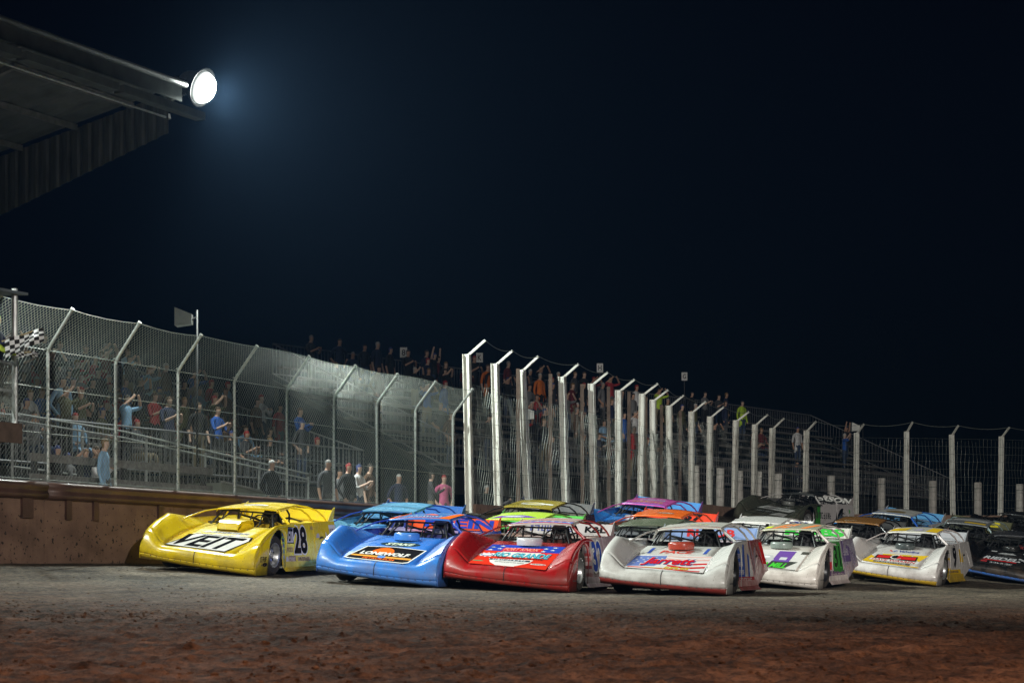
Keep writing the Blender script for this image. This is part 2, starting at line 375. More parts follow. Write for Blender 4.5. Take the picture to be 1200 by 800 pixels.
def chain_panel(t0, t1, seed):
    mb = MB(); r = .0023; pitch = .078
    zb = lambda t: railtop(t) + .03
    H1 = bend((t0 + t1) / 2) - zb((t0 + t1) / 2); arm = .82; HT = H1 + arm; W = t1 - t0
    rg = random.Random(seed); sag = [rg.uniform(.01, .05), rg.uniform(-.03, .05)]
    def P(a, h):
        t = t0 + a; bow = sag[0] * math.sin(math.pi * a / W) * math.sin(min(h, H1) * 3.1 / H1) + .012 * math.sin(a * 9 + seed) * math.sin(h * 4 + seed)
        if h <= H1: return l1(PT(FN - .045 - bow, t, zb(t) + h))
        k = (h - H1) / arm; return l1(PT(FN - .045 - .5 * k, t, bend(t) + k * (tip(t) - bend(t)) - sag[1] * math.sin(math.pi * a / W) * k))
    def seg(a0, h0, a1, h1):
        cuts = [0, 1]
        for hh in [H1 * .33, H1 * .66, H1]:
            f = (hh - h0) / (h1 - h0)
            if 0.001 < f < .999: cuts.append(f)
        cuts.sort()
        mb.tube([P(a0 + (a1 - a0) * f, h0 + (h1 - h0) * f) for f in cuts], r, 3, caps=False)
    slope = 1.25   # wires climb steeper than 45 degrees
    k = -HT / slope
    while k < W:
        a0, h0, a1, h1 = k, 0, k + HT / slope, HT
        if a0 < 0: h0 = -a0 * slope; a0 = 0
        if a1 > W: h1 = HT - (a1 - W) * slope; a1 = W
        if h1 - h0 > .05: seg(a0, h0, a1, h1); seg(W - a0, h0, W - a1, h1)
        k += pitch
    for h in (0.02, H1 * .36, H1 * .7, H1 - .02, HT): mb.tube([P(a, h) for a in lin(0, W, 5)], .0055, 4, caps=False)
    o = mb.build('mesh_panel', WIRE, fence1); o['kind'] = 'stuff'
for i in range(len(PT1) - 1): chain_panel(PT1[i], PT1[i + 1], i)

# tall fence of white beams that follows the wall into the turn: (photo column of the beam, distance, top row, arm tip)
BE = [(551, 47.3), (585, 49.1), (621, 50.6), (664, 52.5), (697, 54.3), (725, 56.2), (750, 57.9), (766, 59.6), (786, 61.5), (810, 63.5), (831, 65.3), (860, 67.1), (883, 68.6), (903, 69.8), (943, 71.0), (1003, 72.0), (1062, 72.3), (1117, 72.7), (1172, 73.2), (1228, 74.0), (1290, 75.4)]
BTOP = [5.07, 5.03, 5.03, 5.04, 5.02, 5.01, 5.06, 5.03, 5.01, 4.98, 4.96, 4.97, 4.94, 4.90, 4.90, 4.88, 4.95, 4.86, 4.83, 4.85, 4.85]
beams = [at(p, d) for p, d in BE]
fence2 = empty('tall_wire_fence', beams[0] + Vector((0, 0, 1.9)))
tag(fence2, 'tall wire fence on white steel beams with angled arms, curving away with the turn', 'fence')
def l2(p): return Vector(p) - fence2.location
def wtop(i): return max(1.95 + .42 * clamp((i - 3) / 12, 0, 1), bank(beams[i].x, beams[i].y) + .3)
tips = []; tops = []; bases = []
for i, p in enumerate(beams):
    q = beams[min(i + 1, len(beams) - 1)]; pr = beams[max(i - 1, 0)]
    d = (q - pr).normalized(); out = Vector((-d.y, d.x, 0))            # out: away from the track
    lean = R((-1.8 if i < 5 else 0) + 2.2 * (hashn(i * 7.1) - .5)); zb = wtop(i) - .8; zt = BTOP[i] + CAMZ
    top = p + Vector((math.tan(lean) * (zt - zb), 0, zt)); base = p + Vector((0, 0, zb))
    mb = MB(); ax = (top - base)
    big = .15 if i < 14 else .14
    mb.bar(l2(base - out * big / 2), l2(top - out * big / 2), .016, big, d)   # flange to the track
    mb.bar(l2(base + out * big / 2), l2(top + out * big / 2), .016, big, d)
    mb.bar(l2(base), l2(top), big - .018, .014, d)
    mb.build('beam', WHITEP, fence2)
    tp = top - out * .46 + d * .04 + Vector((0, 0, .30 + .06 * (hashn(i * 2.7) - .5))); tips.append(tp); tops.append(top); bases.append(base)
    mb = MB(); mb.bar(l2(top - Vector((0, 0, .06))), l2(tp), .055, .055); mb.build('arm', WHITEP, fence2)
def wire_panel(i):
    a, b2 = bases[i], bases[i + 1]; ta, tb = tops[i], tops[i + 1]; mb = MB(); rg = random.Random(i + 50)
    d = (b2 - a); out = Vector((-d.y, d.x, 0)).normalized()
    z0 = wtop(i); hgt = (4.35 if i < 8 else 4.9) + CAMZ - z0 - (0.05 * i if i < 8 else .2)
    L_ = d.length; nv = int(L_ / (.105 if i < 8 else .14)); nh = int(hgt / .27)
    ph = rg.random() * 6
    def P(f, h):
        k = (h + z0 - a.z) / (ta.z - a.z); x = a.lerp(b2, f); y = (ta - a).lerp(tb - b2, f)
        bow = .05 * math.sin(h * 2.6 + ph + f * 5) * math.sin(math.pi * f) + .03 * math.sin(h * 5.1 + f * 9)
        q = x + y * k; off = -out * (.115 + bow * .6) + d.normalized() * bow * (.8 if i < 8 else .2)
        return l2(Vector((q.x, q.y, z0 + h)) + off)
    for k in range(nv + 1):
        f = k / nv; mb.tube([P(f, h) for h in lin(0, hgt * (1 - .04 * rg.random()), 8)], .0055 if i < 8 else .004, 3, caps=False)
    for k in range(nh + 1):
        h = hgt * k / nh; mb.tube([P(f, h) for f in lin(0, 1, 4)], .0045, 3, caps=False)
    o = mb.build('wire_panel', WIRE, fence2); o['kind'] = 'stuff'
for i in range(len(BE) - 1):
    wire_panel(i)
    a, b2 = tips[i], tips[i + 1]; mb = MB()
    mb.tube([l2(a.lerp(b2, f) - Vector((0, 0, .10 * 4 * f * (1 - f)))) for f in lin(0, 1, 8)], .009, 4); mb.build('top_cable', WIRE, fence2)
RUST = mat('rusty_brown_post', (.095, .062, .045), .8, 0, .35, 5, .3, 18)
for px, dp, y in [(607, 50.4, 432), (645, 52.2, 438), (682, 54.0, 450), (713, 56.2, 453), (737, 58.0, 459), (757, 60, 466), (775, 62, 474), (797, 64, 481)]:
    p = at(px, dp); zt = CAMZ + (HOR - y) / F * dp; mb = MB()
    mb.bar(l2(p + Vector((.05 * (hashn(px) - .5), 0, .9))), l2(p + Vector((0, 0, zt))), .095, .09, Vector((0, 1, 0))); mb.build('backing_post', RUST, fence2)
wall2 = empty('turn_wall', beams[0] + Vector((0, 0, 1)))
tag(wall2, 'bare speckled tan concrete wall under the tall white fence beams', 'wall')
CONC2 = mat('tan_concrete', (.26, .16, .115), .85, 0, .3, 2.2, .4, 18, c2=(.34, .215, .155)); spatter(CONC2)
for i in range(len(beams) - 1):
    a, b2 = beams[i], beams[i + 1]; d = (b2 - a).normalized(); out = Vector((-d.y, d.x, 0)); a = a - out * .14 + d * .01; b2 = b2 - out * .14 - d * .01
    lo = min(bank(a.x, a.y), bank(b2.x, b2.y)) - .8; mb = MB(); vs = []
    for z0_, z1_ in ((lo, lo), (wtop(i) + .05 * (hashn(i) - .5), wtop(i + 1) + .05 * (hashn(i + 9) - .5))):
        vs += [Vector((a.x, a.y, z0_)), Vector((b2.x, b2.y, z1_)), Vector((b2.x, b2.y, z1_)) + out * .1, Vector((a.x, a.y, z0_)) + out * .1]
    mb.add([v - wall2.location for v in vs], [(0, 3, 2, 1), (4, 5, 6, 7), (0, 1, 5, 4), (1, 2, 6, 5), (2, 3, 7, 6), (3, 0, 4, 7)]); mb.build('concrete_panel', CONC2, wall2)
# stubby white posts behind the far end of the fence
STUB = mat('chalky_white_post', (.55, .52, .47), .7, 0, .25, 4, .3, 20)
for k, (px, y, dp, lx) in enumerate([(820, 545, 66.5, -.35), (848, 548, 68.5, -.38), (868, 551, 70, -.18), (888, 552, 71.2, .06), (912, 555, 72, .0), (974, 557, 73.4, 0), (1033, 560, 73.8, 0), (1093, 563, 74.2, .02), (1146, 565, 74.6, 0), (1195, 567, 75.4, 0)]):
    p = at(px, dp); zt = CAMZ + (HOR - y) / F * dp; r = .10 if k == 0 else .15
    t = empty('stub_post', (p.x, p.y, 1.6)); mb = MB()
    mb.tube([(-lx * -.35, 0, 0), (lx * .3, 0, zt - 1.62), (lx * .32, 0, zt - 1.6)], [r, r * .97, r * .85], 10); mb.build('shaft', STUB, t, True, 40)
    mb = MB(); mb.tube([(lx * .3, 0, zt - 1.85), (lx * .3, 0, zt - 1.82)], r * 1.04, 10); mb.build('strap', WIRE, t)
    tag(t, ('thin white stub post leaning over beside the first fat one', 'most tilted fat white stub post behind the tall fence', 'slightly tilted fat white stub post behind the tall fence')[k] if k < 3 else
        '%s upright white stub post past the tilted ones behind the fence curve' % ('first', 'second', 'third', 'fourth', 'fifth', 'sixth', 'seventh')[k - 3], 'post', 'stubby white posts behind the fence')

# raised walkway behind the walls
mb = MB(); poly = [PT(WALLN, t) for t in (-60, 0, 20, 30, 41.9)] + beams[1:]
hts = [1.15] * 5 + [max(1.2, wtop(i + 1) - .45) for i in range(len(beams) - 1)]
rows = []
for i, p in enumerate(poly):
    d = (poly[min(i + 1, len(poly) - 1)] - poly[max(i - 1, 0)]).normalized(); out = Vector((-d.y, d.x, 0))
    if i > 16: out = Vector((-.35, 1, 0)).normalized()
    rows.append([(*(p + out * k).xy, hts[i]) for k in (.12, 2, 8, 20, 45)])
mb.grid(rows); tag(mb.build('walkway', mat('walkway_gravel', (.06, .052, .045), .95, 0, .3, 5, .4, 30)), kind='structure')

# ------------------------------------------------------------------ stands
PLANK = mat('weathered_plank', (.20, .19, .18), .7, .2, .3, 4, .2, 25, stretch=(.3, 3, 3))
DARKST = mat('dark_steel', (.05, .05, .052), .6, .4, .3, 6)
RAILST = mat('rail_steel', (.26, .26, .27), .5, .5, .2, 8)
def stand(name, label, org, d, n, length, s0, deck0, rows, run, rise):
    """open bleacher: planks per row, stringers, side and back rails. Returns a function row, along -> point on the foot plank"""
    root = empty(name, org + d * s0); tag(root, label, 'bleacher')
    def P(s, k, z=0.0): return org + d * (s0 + s) + n * (run * k) + Vector((0, 0, deck0 + rise * k + z))
    def l(p): return Vector(p) - root.location
    for k in range(rows):
        seglen = length / 4
        for j in range(4):
            mb = MB(); mb.bar(l(P(j * seglen + .02, k + .30)), l(P((j + 1) * seglen - .02, k + .30)), .42, .05, Vector((0, 0, 1))); mb.build('foot_plank', PLANK, root)
            mb = MB(); mb.bar(l(P(j * seglen + .02, k + .68, .42)), l(P((j + 1) * seglen - .02, k + .68, .42)), .26, .05, Vector((0, 0, 1))); mb.build('seat_plank', PLANK, root)
    m = max(3, int(length / 4.5))
    for j in range(m + 1):
        s = length * j / m; mb = MB()
        mb.bar(l(P(s, -.1, -.15)), l(P(s, rows, -.15)), .08, .16)
        for k in (0.2, rows / 2, rows - .2):
            q = P(s, k, -.2); mb.bar(l(Vector((q.x, q.y, .9))), l(q), .09, .09, n)
        mb.build('stringer', DARKST, root)
    def railing(a, b, h, step):
        mb = MB(); L_ = (b - a).length; c = max(2, int(L_ / step))
        for hh in (h, .12): mb.tube([l(a + Vector((0, 0, hh))), l(b + Vector((0, 0, hh)))], .022, 5)
        for i in range(c + 1):
            q = a.lerp(b, i / c); mb.tube([l(q + Vector((0, 0, .12))), l(q + Vector((0, 0, h)))], .011, 4, caps=False)
        mb.build('railing', RAILST, root)
    railing(P(0, rows), P(length, rows), 1.05, .16)
    railing(P(length, -.2), P(length, rows), 1.05, .16); railing(P(0, -.2), P(0, rows), 1.05, .16)
    railing(P(0, -.2), P(length, -.2), 1.05, .17)
    mb = MB(); mb.bar(l(P(0, -.15, -.35)), l(P(length, -.15, -.35)), .04, .7, Vector((0, 0, 1))); mb.build('skirt_board', DARKST, root)
    return P
D1 = Vector((DX, DY, 0)); N1 = Vector((NX, NY, 0))
S1 = stand('covered_bleacher', 'dark bleacher rows facing the chain-link fence under the roof', PT(27.5, 0), D1, N1, 19.5, 25.5, 2.55, 9, .85, .28)
D2 = Vector((.588, .809, 0)); N2 = Vector((-.809, .588, 0)); O2 = Vector((.28, 60.8, 0))
S2 = stand('open_bleacher', 'long open bleacher rows behind the tall wire fence beams', O2, D2, N2, 35.5, -4.0, 3.35, 8, .82, .37)

# roof over the left stand
ROOFM = mat('roof_sheet', (.15, .15, .145), .6, .3, .3, 2)
FASC = mat('fascia_sheet', (.10, .105, .10), .8, 0, .25, 3)
roof = empty('grandstand_roof', PT(31, 20, 10)); tag(roof, 'grandstand roof with pale fascia, steel trusses and corrugated gable end', 'roof')
def lr(p): return Vector(p) - roof.location
EN, EE = 26.3, 35.4
def rz_(n): return 10.95 - (n - EN) * .20
mb = MB(); rows = []
for i in range(0, 281):
    t = -20 + (EE + 20) * i / 280; z = .04 * (1 if i % 4 in (0, 1) else -1) * .6
    rows.append([lr(PT(n, t, rz_(n) + z)) for n in (EN - .1, 30, 35, 42)])
mb.grid(rows); mb.build('roof_sheet', ROOFM, roof, solid=.01)
mb = MB(); mb.bar(lr(PT(EN - .13, -20, 10.83)), lr(PT(EN - .13, EE + .05, 10.83)), .05, .42, Vector((0, 0, 1))); mb.build('fascia', FASC, roof)
mb = MB(); mb.tube([lr(PT(EN - .22, -20, 10.98)), lr(PT(EN - .22, EE + .1, 10.98))], .07, 8); mb.build('gutter', ROOFM, roof, True)
for t in lin(3, 33, 11):
    mb = MB(); L_ = 2.9; c0 = PT(EN - .32, t + .06, 10.36); c1 = PT(EN - .32, t + L_, 10.36)
    mb.bar(lr(c0), lr(c1), .26, .16, Vector((0, 0, 1))); mb.build('light_trough', FASC, roof)
mb = MB(); mb.tube([lr(PT(EN - .2, -20, 10.14)), lr(PT(EN - .2, EE - .6, 10.14))], .025, 6); mb.build('conduit', STEEL, roof)
TR = mat('truss_steel', (.24, .225, .21), .6, .4, .3, 5)
for t in (35.6, 30.6, 25.6, 20.6, 15.6, 10):
    mb = MB(); n0, n1 = EN + .1, 41
    mb.bar(lr(PT(n0, t, rz_(n0) - .12)), lr(PT(n1, t, rz_(n1) - .12)), .1, .14); mb.bar(lr(PT(n0 + .2, t, rz_(n0) - .55)), lr(PT(n1, t, rz_(n1) - 1.5)), .1, .12)
    ns = lin(n0 + .3, n1 - .3, 9)
    for a, b2 in zip(ns[:-1], ns[1:]):
        za = rz_(a) - .55 - .95 * (a - n0) / (n1 - n0); zb = rz_(b2) - .12
        mb.bar(lr(PT(a, t, za)), lr(PT(b2, t, zb)), .06, .06); mb.bar(lr(PT(b2, t, rz_(b2) - .55 - .95 * (b2 - n0) / (n1 - n0))), lr(PT(b2, t, zb)), .06, .06)
    mb.build('truss', TR, roof)
for n in lin(27.4, 40, 9):
    mb = MB(); mb.bar(lr(PT(n, -18, rz_(n) - .1)), lr(PT(n, EE - .05, rz_(n) - .1)), .07, .13); mb.build('purlin', TR, roof)
GAB = mat('gable_sheet', (.20, .20, .195), .5, .3, .35, 3, stretch=(3, 3, .4))
for j in range(10):
    mb = MB(); rows = []; n0 = EN + .25 + j * 1.2
    for i in range(25):
        n = n0 + 1.19 * i / 24; o_ = .02 if (i // 2) % 3 == 0 else -.012
        bot = rz_(n) - (.9 + .10 * (n - EN))
        rows.append([lr(PT(n, EE + .08 + o_, bot)), lr(PT(n, EE + .08 + o_, rz_(n) - .05))])
    mb.grid(rows); mb.build('gable_sheet', GAB, roof, solid=.004)
for t in (10.0, 0.0, 22):
    mb = MB(); mb.bar(lr(PT(39.5, t, .9)), lr(PT(39.5, t, rz_(39.5) - .3)), .3, .3, D1); mb.build('column', DARKST, roof)

# floodlights along the eave: the lit one at the roof corner, three unseen ones added farther along as key light
LENS = emis('lit_lens', (.92, 1.0, .96), 26.0)
def lamp_head(t, off, aim, power, kind, cone, color, sz=1.0):
    """reflector, lens and bracket of one floodlight with its own light"""
    aim = Vector(aim).normalized(); q = aim.to_track_quat('-Z', 'Y').to_matrix(); off = Vector(off)
    def put(mb): mb.v = [tuple(q @ (Vector(v) * sz) + off) for v in mb.v]; return mb
    put(MB().lathe([(.01, .46), (.12, .45), (.19, .36), (.22, .22), (.30, .06), (.34, .0), (.32, .0), (.28, .06)], 20, 'z')).build('housing', BARE, t, True, 40)
    lm, nt, b_ = nodes_of('lit_lens'); tc = nt.nodes.new('ShaderNodeTexCoord'); ds = nt.nodes.new('ShaderNodeVectorMath'); ds.operation = 'DISTANCE'; ds.inputs[1].default_value = off + aim * .2 * sz; nt.links.new(tc.outputs['Object'], ds.inputs[0])
    rm = nt.nodes.new('ShaderNodeMapRange'); rm.interpolation_type = 'SMOOTHSTEP'; rm.inputs[1].default_value = .05 * sz; rm.inputs[2].default_value = .36 * sz; rm.inputs[3].default_value = 30; rm.inputs[4].default_value = .12; nt.links.new(ds.outputs['Value'], rm.inputs[0])
    nt.links.new(rm.outputs[0], b_.inputs['Emission Strength']); b_.inputs['Emission Color'].default_value = (.92, 1, .96, 1); b_.inputs['Base Color'].default_value = (.6, .65, .62, 1)
    put(MB().lathe([(.0, -.20), (.12, -.18), (.22, -.11), (.28, .0), (.285, .05)], 20, 'z')).build('lens', lm, t, True)
    put(MB().tube([(-.38, 0, .1), (-.38, 0, .34), (0, 0, .55), (.38, 0, .34), (.38, 0, .1)], .022, 6)).build('bracket', DARKST, t)
    ld = bpy.data.lights.new('lamp_glow', kind); ld.energy = power; ld.color = color
    if kind == 'SPOT': ld.spot_size = R(cone); ld.spot_blend = .7; ld.shadow_soft_size = .3
    else: ld.shape = 'DISK'; ld.size = .5
    lo = bpy.data.objects.new('lamp_glow', ld); col.objects.link(lo); lo.parent = t; lo.location = off + aim * .24 * sz; lo.rotation_euler = aim.to_track_quat('-Z', 'Y').to_euler()
COOL = (.90, 1.0, .94)
LP = Vector(((238 - 600) / F * 44.5, 44.5, CAMZ + (HOR - 103) / F * 44.5))
fl = empty('floodlight', LP); lamp_head(fl, (0, 0, 0), (.84, -.38, -.38), 4200, 'AREA', 0, COOL, 1.32)
MB().tube([(-.2, .1, .1), (NX * .25, NY * .25, -.05), (NX * .55 - .2, NY * .55 - .3, -.25)], .03, 6).build('mount_arm', DARKST, fl)
tag(fl, 'dazzling lit floodlight on the corner of the grandstand roof', 'floodlight')
for k, t in enumerate((24.0, 16, 8)):
    p = PT(25.8, t, 10.7); o = empty('floodlight', p); lamp_head(o, (0, 0, 0), Vector((-1.5 + 3.0 * k, 34, .6)) - p, 5400, 'SPOT', 62, COOL)
    MB().tube([(NX * .2, NY * .2, .1), (NX * .6, NY * .6, -.1)], .03, 6).build('mount_arm', DARKST, o)
    tag(o, 'added unseen floodlight on the grandstand eave', 'floodlight', 'added floodlights along the grandstand eave')
# added unseen light tower: its spots brighten cars, white beams and near ground
tw = empty('added_light_tower', (12, -7, 0)); tag(tw, 'added unseen light tower with five floodlight heads behind the camera', 'light tower')
MB().tube([(0, 0, -.3), (0, 0, 12.2)], [.16, .09], 12).build('mast', STEEL, tw, True)
MB().bar((-1.6, 0, 12), (1.6, 0, 12), .12, .12).build('crossbar', STEEL, tw)
WARM = (1.0, .96, .89)
for dx, tgt, pw, cone in ((-1.3, (-6, 31.5, .2), 30000, 18), (0, (2.5, 33, .3), 29000, 18), (1.3, (11.5, 51, 1.0), 50000, 23), (.65, (3.6, 57, 3.0), 17000, 16), (-.65, (-.5, 11.5, 0), 30000, 33)):
    lamp_head(tw, (dx, .1, 11.6), Vector(tgt) - (tw.location + Vector((dx, .1, 11.6))), pw, 'SPOT', cone, WARM)

# unlit box lamps and number plates on poles among the stands
def box_lamp(px, y, dp, label, face=-1, sz=.36, zb=1.2):
    p = at(px, dp, CAMZ + (HOR - y) / F * dp); t = empty('box_lamp', (p.x + .25, p.y + .1, zb)); h = p.z - zb
    mb = MB(); mb.tube([(0, 0, 0), (0, 0, h + .16)], .026, 8); mb.build('pole', BLACK, t, True)
    mb = MB(); s = sz / 2
    a = [(-.25 - s * 1.1, -s, h - s), (-.25 - s * 1.1, s, h - s), (-.25 - s * 1.1, s, h + s), (-.25 - s * 1.1, -s, h + s)]
    b2 = [(-.25 + s * .7, -s * .55, h - s * .8), (-.25 + s * .7, s * .55, h - s * .8), (-.25 + s * .7, s * .55, h + s * .3), (-.25 + s * .7, -s * .55, h + s * .3)]
    mb.add(a + b2, [(3, 2, 1, 0), (4, 5, 6, 7), (0, 1, 5, 4), (1, 2, 6, 5), (2, 3, 7, 6), (3, 0, 4, 7)]); mb.build('housing', mat('pale_lamp_box', (.62, .62, .58), .5, 0, .12, 5), t)
    mb = MB(); mb.tube([(-.12, 0, h - .05), (0, 0, h)], .03, 6); mb.build('bracket', DARKST, t)
    tag(t, label, 'lamp')
box_lamp(217, 371, 44.0, 'white horn-shaped unlit lamp on a pole above the chain-link fence', sz=.40)
box_lamp(1004, 500, 75.5, 'grey box lamp on a thin pole beside the far fence curve', sz=.34)
box_lamp(620, 484, 57.5, 'pale lamp box on a pole behind the tall white beams', sz=.40)
SIGNW = mat('sign_white', (.7, .7, .68), .5, 0, .1); INK = mat('sign_ink', (.02, .02, .02), .5)
for k, (px, y, dp, g) in enumerate([(473, 413, 66.8, '8'), (562, 419, 71.5, 'K'), (703, 431, 76.5, 'H'), (802, 441, 83, 'G')]):
    p = at(px, dp, CAMZ + (HOR - y) / F * dp); t = empty('section_sign', (p.x, p.y, p.z - .9))
    mb = MB(); mb.tube([(0, 0, -.4), (0, 0, .75)], .02, 6); mb.build('pole', DARKST, t)
    mb = MB(); mb.box((0, -.03, .9), (.24, .02, .34)); pl = mb.build('plate', SIGNW, t)
    vs, fs = text_geo(g, 0, .02); mb = MB(); mb.add([(a * .13, -.043, .9 + b2 * .2) for a, b2 in vs], fs); mb.build('lettering', INK, t)
    tag(t, 'small white section sign lettered %s on the back rail of the open bleacher' % g, 'sign', 'section signs above the bleacher')

# guard boards, ramp, stair rail, blue banner, barrels between the fence and the stand
gb = empty('guard_boards', PT(24.6, 31.5, 1.15)); tag(gb, 'two grey steel guard boards on short posts behind the chain-link fence', 'guardrail')
def lg(p): return Vector(p) - gb.location
for z in (2.50, 2.12):
    mb = MB(); mb.bar(lg(PT(24.6, 28.7, z)), lg(PT(24.6, 34.4, z - .03)), .05, .15, Vector((0, 0, 1))); mb.build('board', PLANK, gb)
for t in lin(28.9, 34.2, 5): mb = MB(); mb.bar(lg(PT(24.68, t, 1.1)), lg(PT(24.68, t, 2.55)), .09, .09, D1); mb.build('post', DARKST, gb)
rp_ = empty('ramp', PT(25, 38, 1.15)); tag(rp_, 'grey-green ramp side wall sloping down behind the guard rail', 'ramp')
mb = MB(); a = [PT(25.0, 35.3), PT(25.0, 42.2), PT(25.9, 42.2), PT(25.9, 35.3)]; zt = (2.28, 1.58, 1.58, 2.28)
mb.add([Vector((p.x, p.y, 1.0)) - rp_.location for p in a] + [Vector((p.x, p.y, z)) - rp_.location for p, z in zip(a, zt)], [(0, 3, 2, 1), (4, 5, 6, 7), (0, 1, 5, 4), (1, 2, 6, 5), (2, 3, 7, 6), (3, 0, 4, 7)])
mb.build('side_wall', mat('grey_green_board', (.22, .24, .20), .7, 0, .25, 2, .2, 12), rp_)
mb = MB(); mb.bar(PT(24.97, 35.28, 2.30) - rp_.location, PT(24.97, 42.2, 1.60) - rp_.location, .08, .04); mb.build('edge_strip', STEEL, rp_)
sr = empty('stair_railing', PT(26.6, 36, 1.15)); tag(sr, 'steel stair railing with close bars slanting down in front of the crowd', 'railing')
def ls(p): return Vector(p) - sr.location
for name, za, zb in (('handrail', 3.35, 2.75), ('handrail', 3.22, 2.62), ('bottom_rail', 2.3, 1.75)):
    mb = MB(); mb.tube([ls(PT(26.6, 30.5, za + .15)), ls(PT(26.6, 34, za)), ls(PT(26.6, 41.2, zb))], .022, 6); mb.build(name, STEEL, sr)
mb = MB()
for t in lin(30.6, 41.1, 62):
    f = (t - 34) / 7.2; z1 = 3.22 - .6 * f if f > 0 else 3.22 + .15 * -f * 2; z0 = 2.3 - .55 * f if f > 0 else 2.3
    mb.tube([ls(PT(26.6, t, z0)), ls(PT(26.6, t, z1))], .011, 4, caps=False)
mb.build('bars', RAILST, sr)
for t in lin(30.5, 41.2, 6): mb = MB(); mb.tube([ls(PT(26.6, t, 1.1)), ls(PT(26.6, t, 3.3 - max(0, t - 34) * .085))], .03, 6); mb.build('post', STEEL, sr)
bn = empty('blue_banner', PT(24.9, 34.7, 1.6)); tag(bn, 'dark blue banner with pale letters hung behind the chain-link fence', 'banner')
def banner_pt(s, z, o=0.0): return PT(24.9 - o, 33.95 + s, z) - bn.location
mb = MB(); mb.grid([[banner_pt(s, z, .01 * math.sin(s * 8)) for z in (1.55, 1.8, 2.02)] for s in lin(0, 1.25, 9)]); mb.build('cloth', mat('navy_cloth', (.012, .02, .06), .8, 0, .3, 8), bn, True, solid=.004)
vs, fs = text_geo('BUD L', 0, .02); mb = MB(); mb.add([banner_pt(.66 + a * .9, 1.76 + b2 * .22, .03) for a, b2 in vs], fs); mb.build('lettering', mat('pale_ink', (.5, .5, .5), .7), bn)
BARREL = mat('white_barrel', (.55, .56, .55), .55, 0, .15, 4)
for k, (px, dp) in enumerate([(443, 46.2), (487, 47.8), (530, 49.6), (573, 51.4)]):
    p = at(px, dp, 1.16); t = empty('white_barrel', p); mb = MB(); r = .19
    mb.lathe([(.0, 0), (r, 0), (r * 1.04, .3), (r * 1.06, .33), (r * 1.04, .36), (r, .66), (r * 1.03, .68), (r * 1.03, .72), (r * .93, .72), (r * .92, .70), (0, .70)], 18, 'z'); mb.build('drum', BARREL, t, True, 40)
    mb = MB(); mb.lathe([(r * 1.05, .69), (r * 1.09, .705), (r * 1.05, .72)], 18, 'z'); mb.build('rim', STEEL, t, True)
    tag(t, '%s white plastic drum along the walkway, counting from the ramp' % ('first', 'second', 'third', 'fourth')[k], 'drum', 'white drums behind the fence')

# ------------------------------------------------------------------ people
def skin_mesh(name, joints, bones, mats_fn, sub=1):
    me = bpy.data.meshes.new(name); names = list(joints); idx = {k: i for i, k in enumerate(names)}
    me.from_pydata([joints[k][0] for k in names], [(idx[a], idx[b]) for a, b in bones], [])
    o = bpy.data.objects.new(name, me); col.objects.link(o); o.modifiers.new('skin', 'SKIN')
    if not me.skin_vertices: 
        bpy.context.view_layer.objects.active = o
        with bpy.context.temp_override(object=o, active_object=o): bpy.ops.mesh.customdata_skin_add()
    for i, k in enumerate(names):
        r = joints[k][1]; me.skin_vertices[0].data[i].radius = r if isinstance(r, tuple) else (r, r)
        me.skin_vertices[0].data[i].use_root = (k == 'pelvis')
    if sub: sd = o.modifiers.new('sub', 'SUBSURF'); sd.levels = sub
    out = bpy.data.meshes.new_from_object(o.evaluated_get(bpy.context.evaluated_depsgraph_get()))
    bpy.data.objects.remove(o); out.name = name
    names_r = names
    J = {k: Vector(joints[k][0]) for k in names}
    while len(out.materials) < 5: out.materials.append(None)
    for p in out.polygons: p.material_index = mats_fn(Vector(p.center), J); p.use_smooth = True
    return out
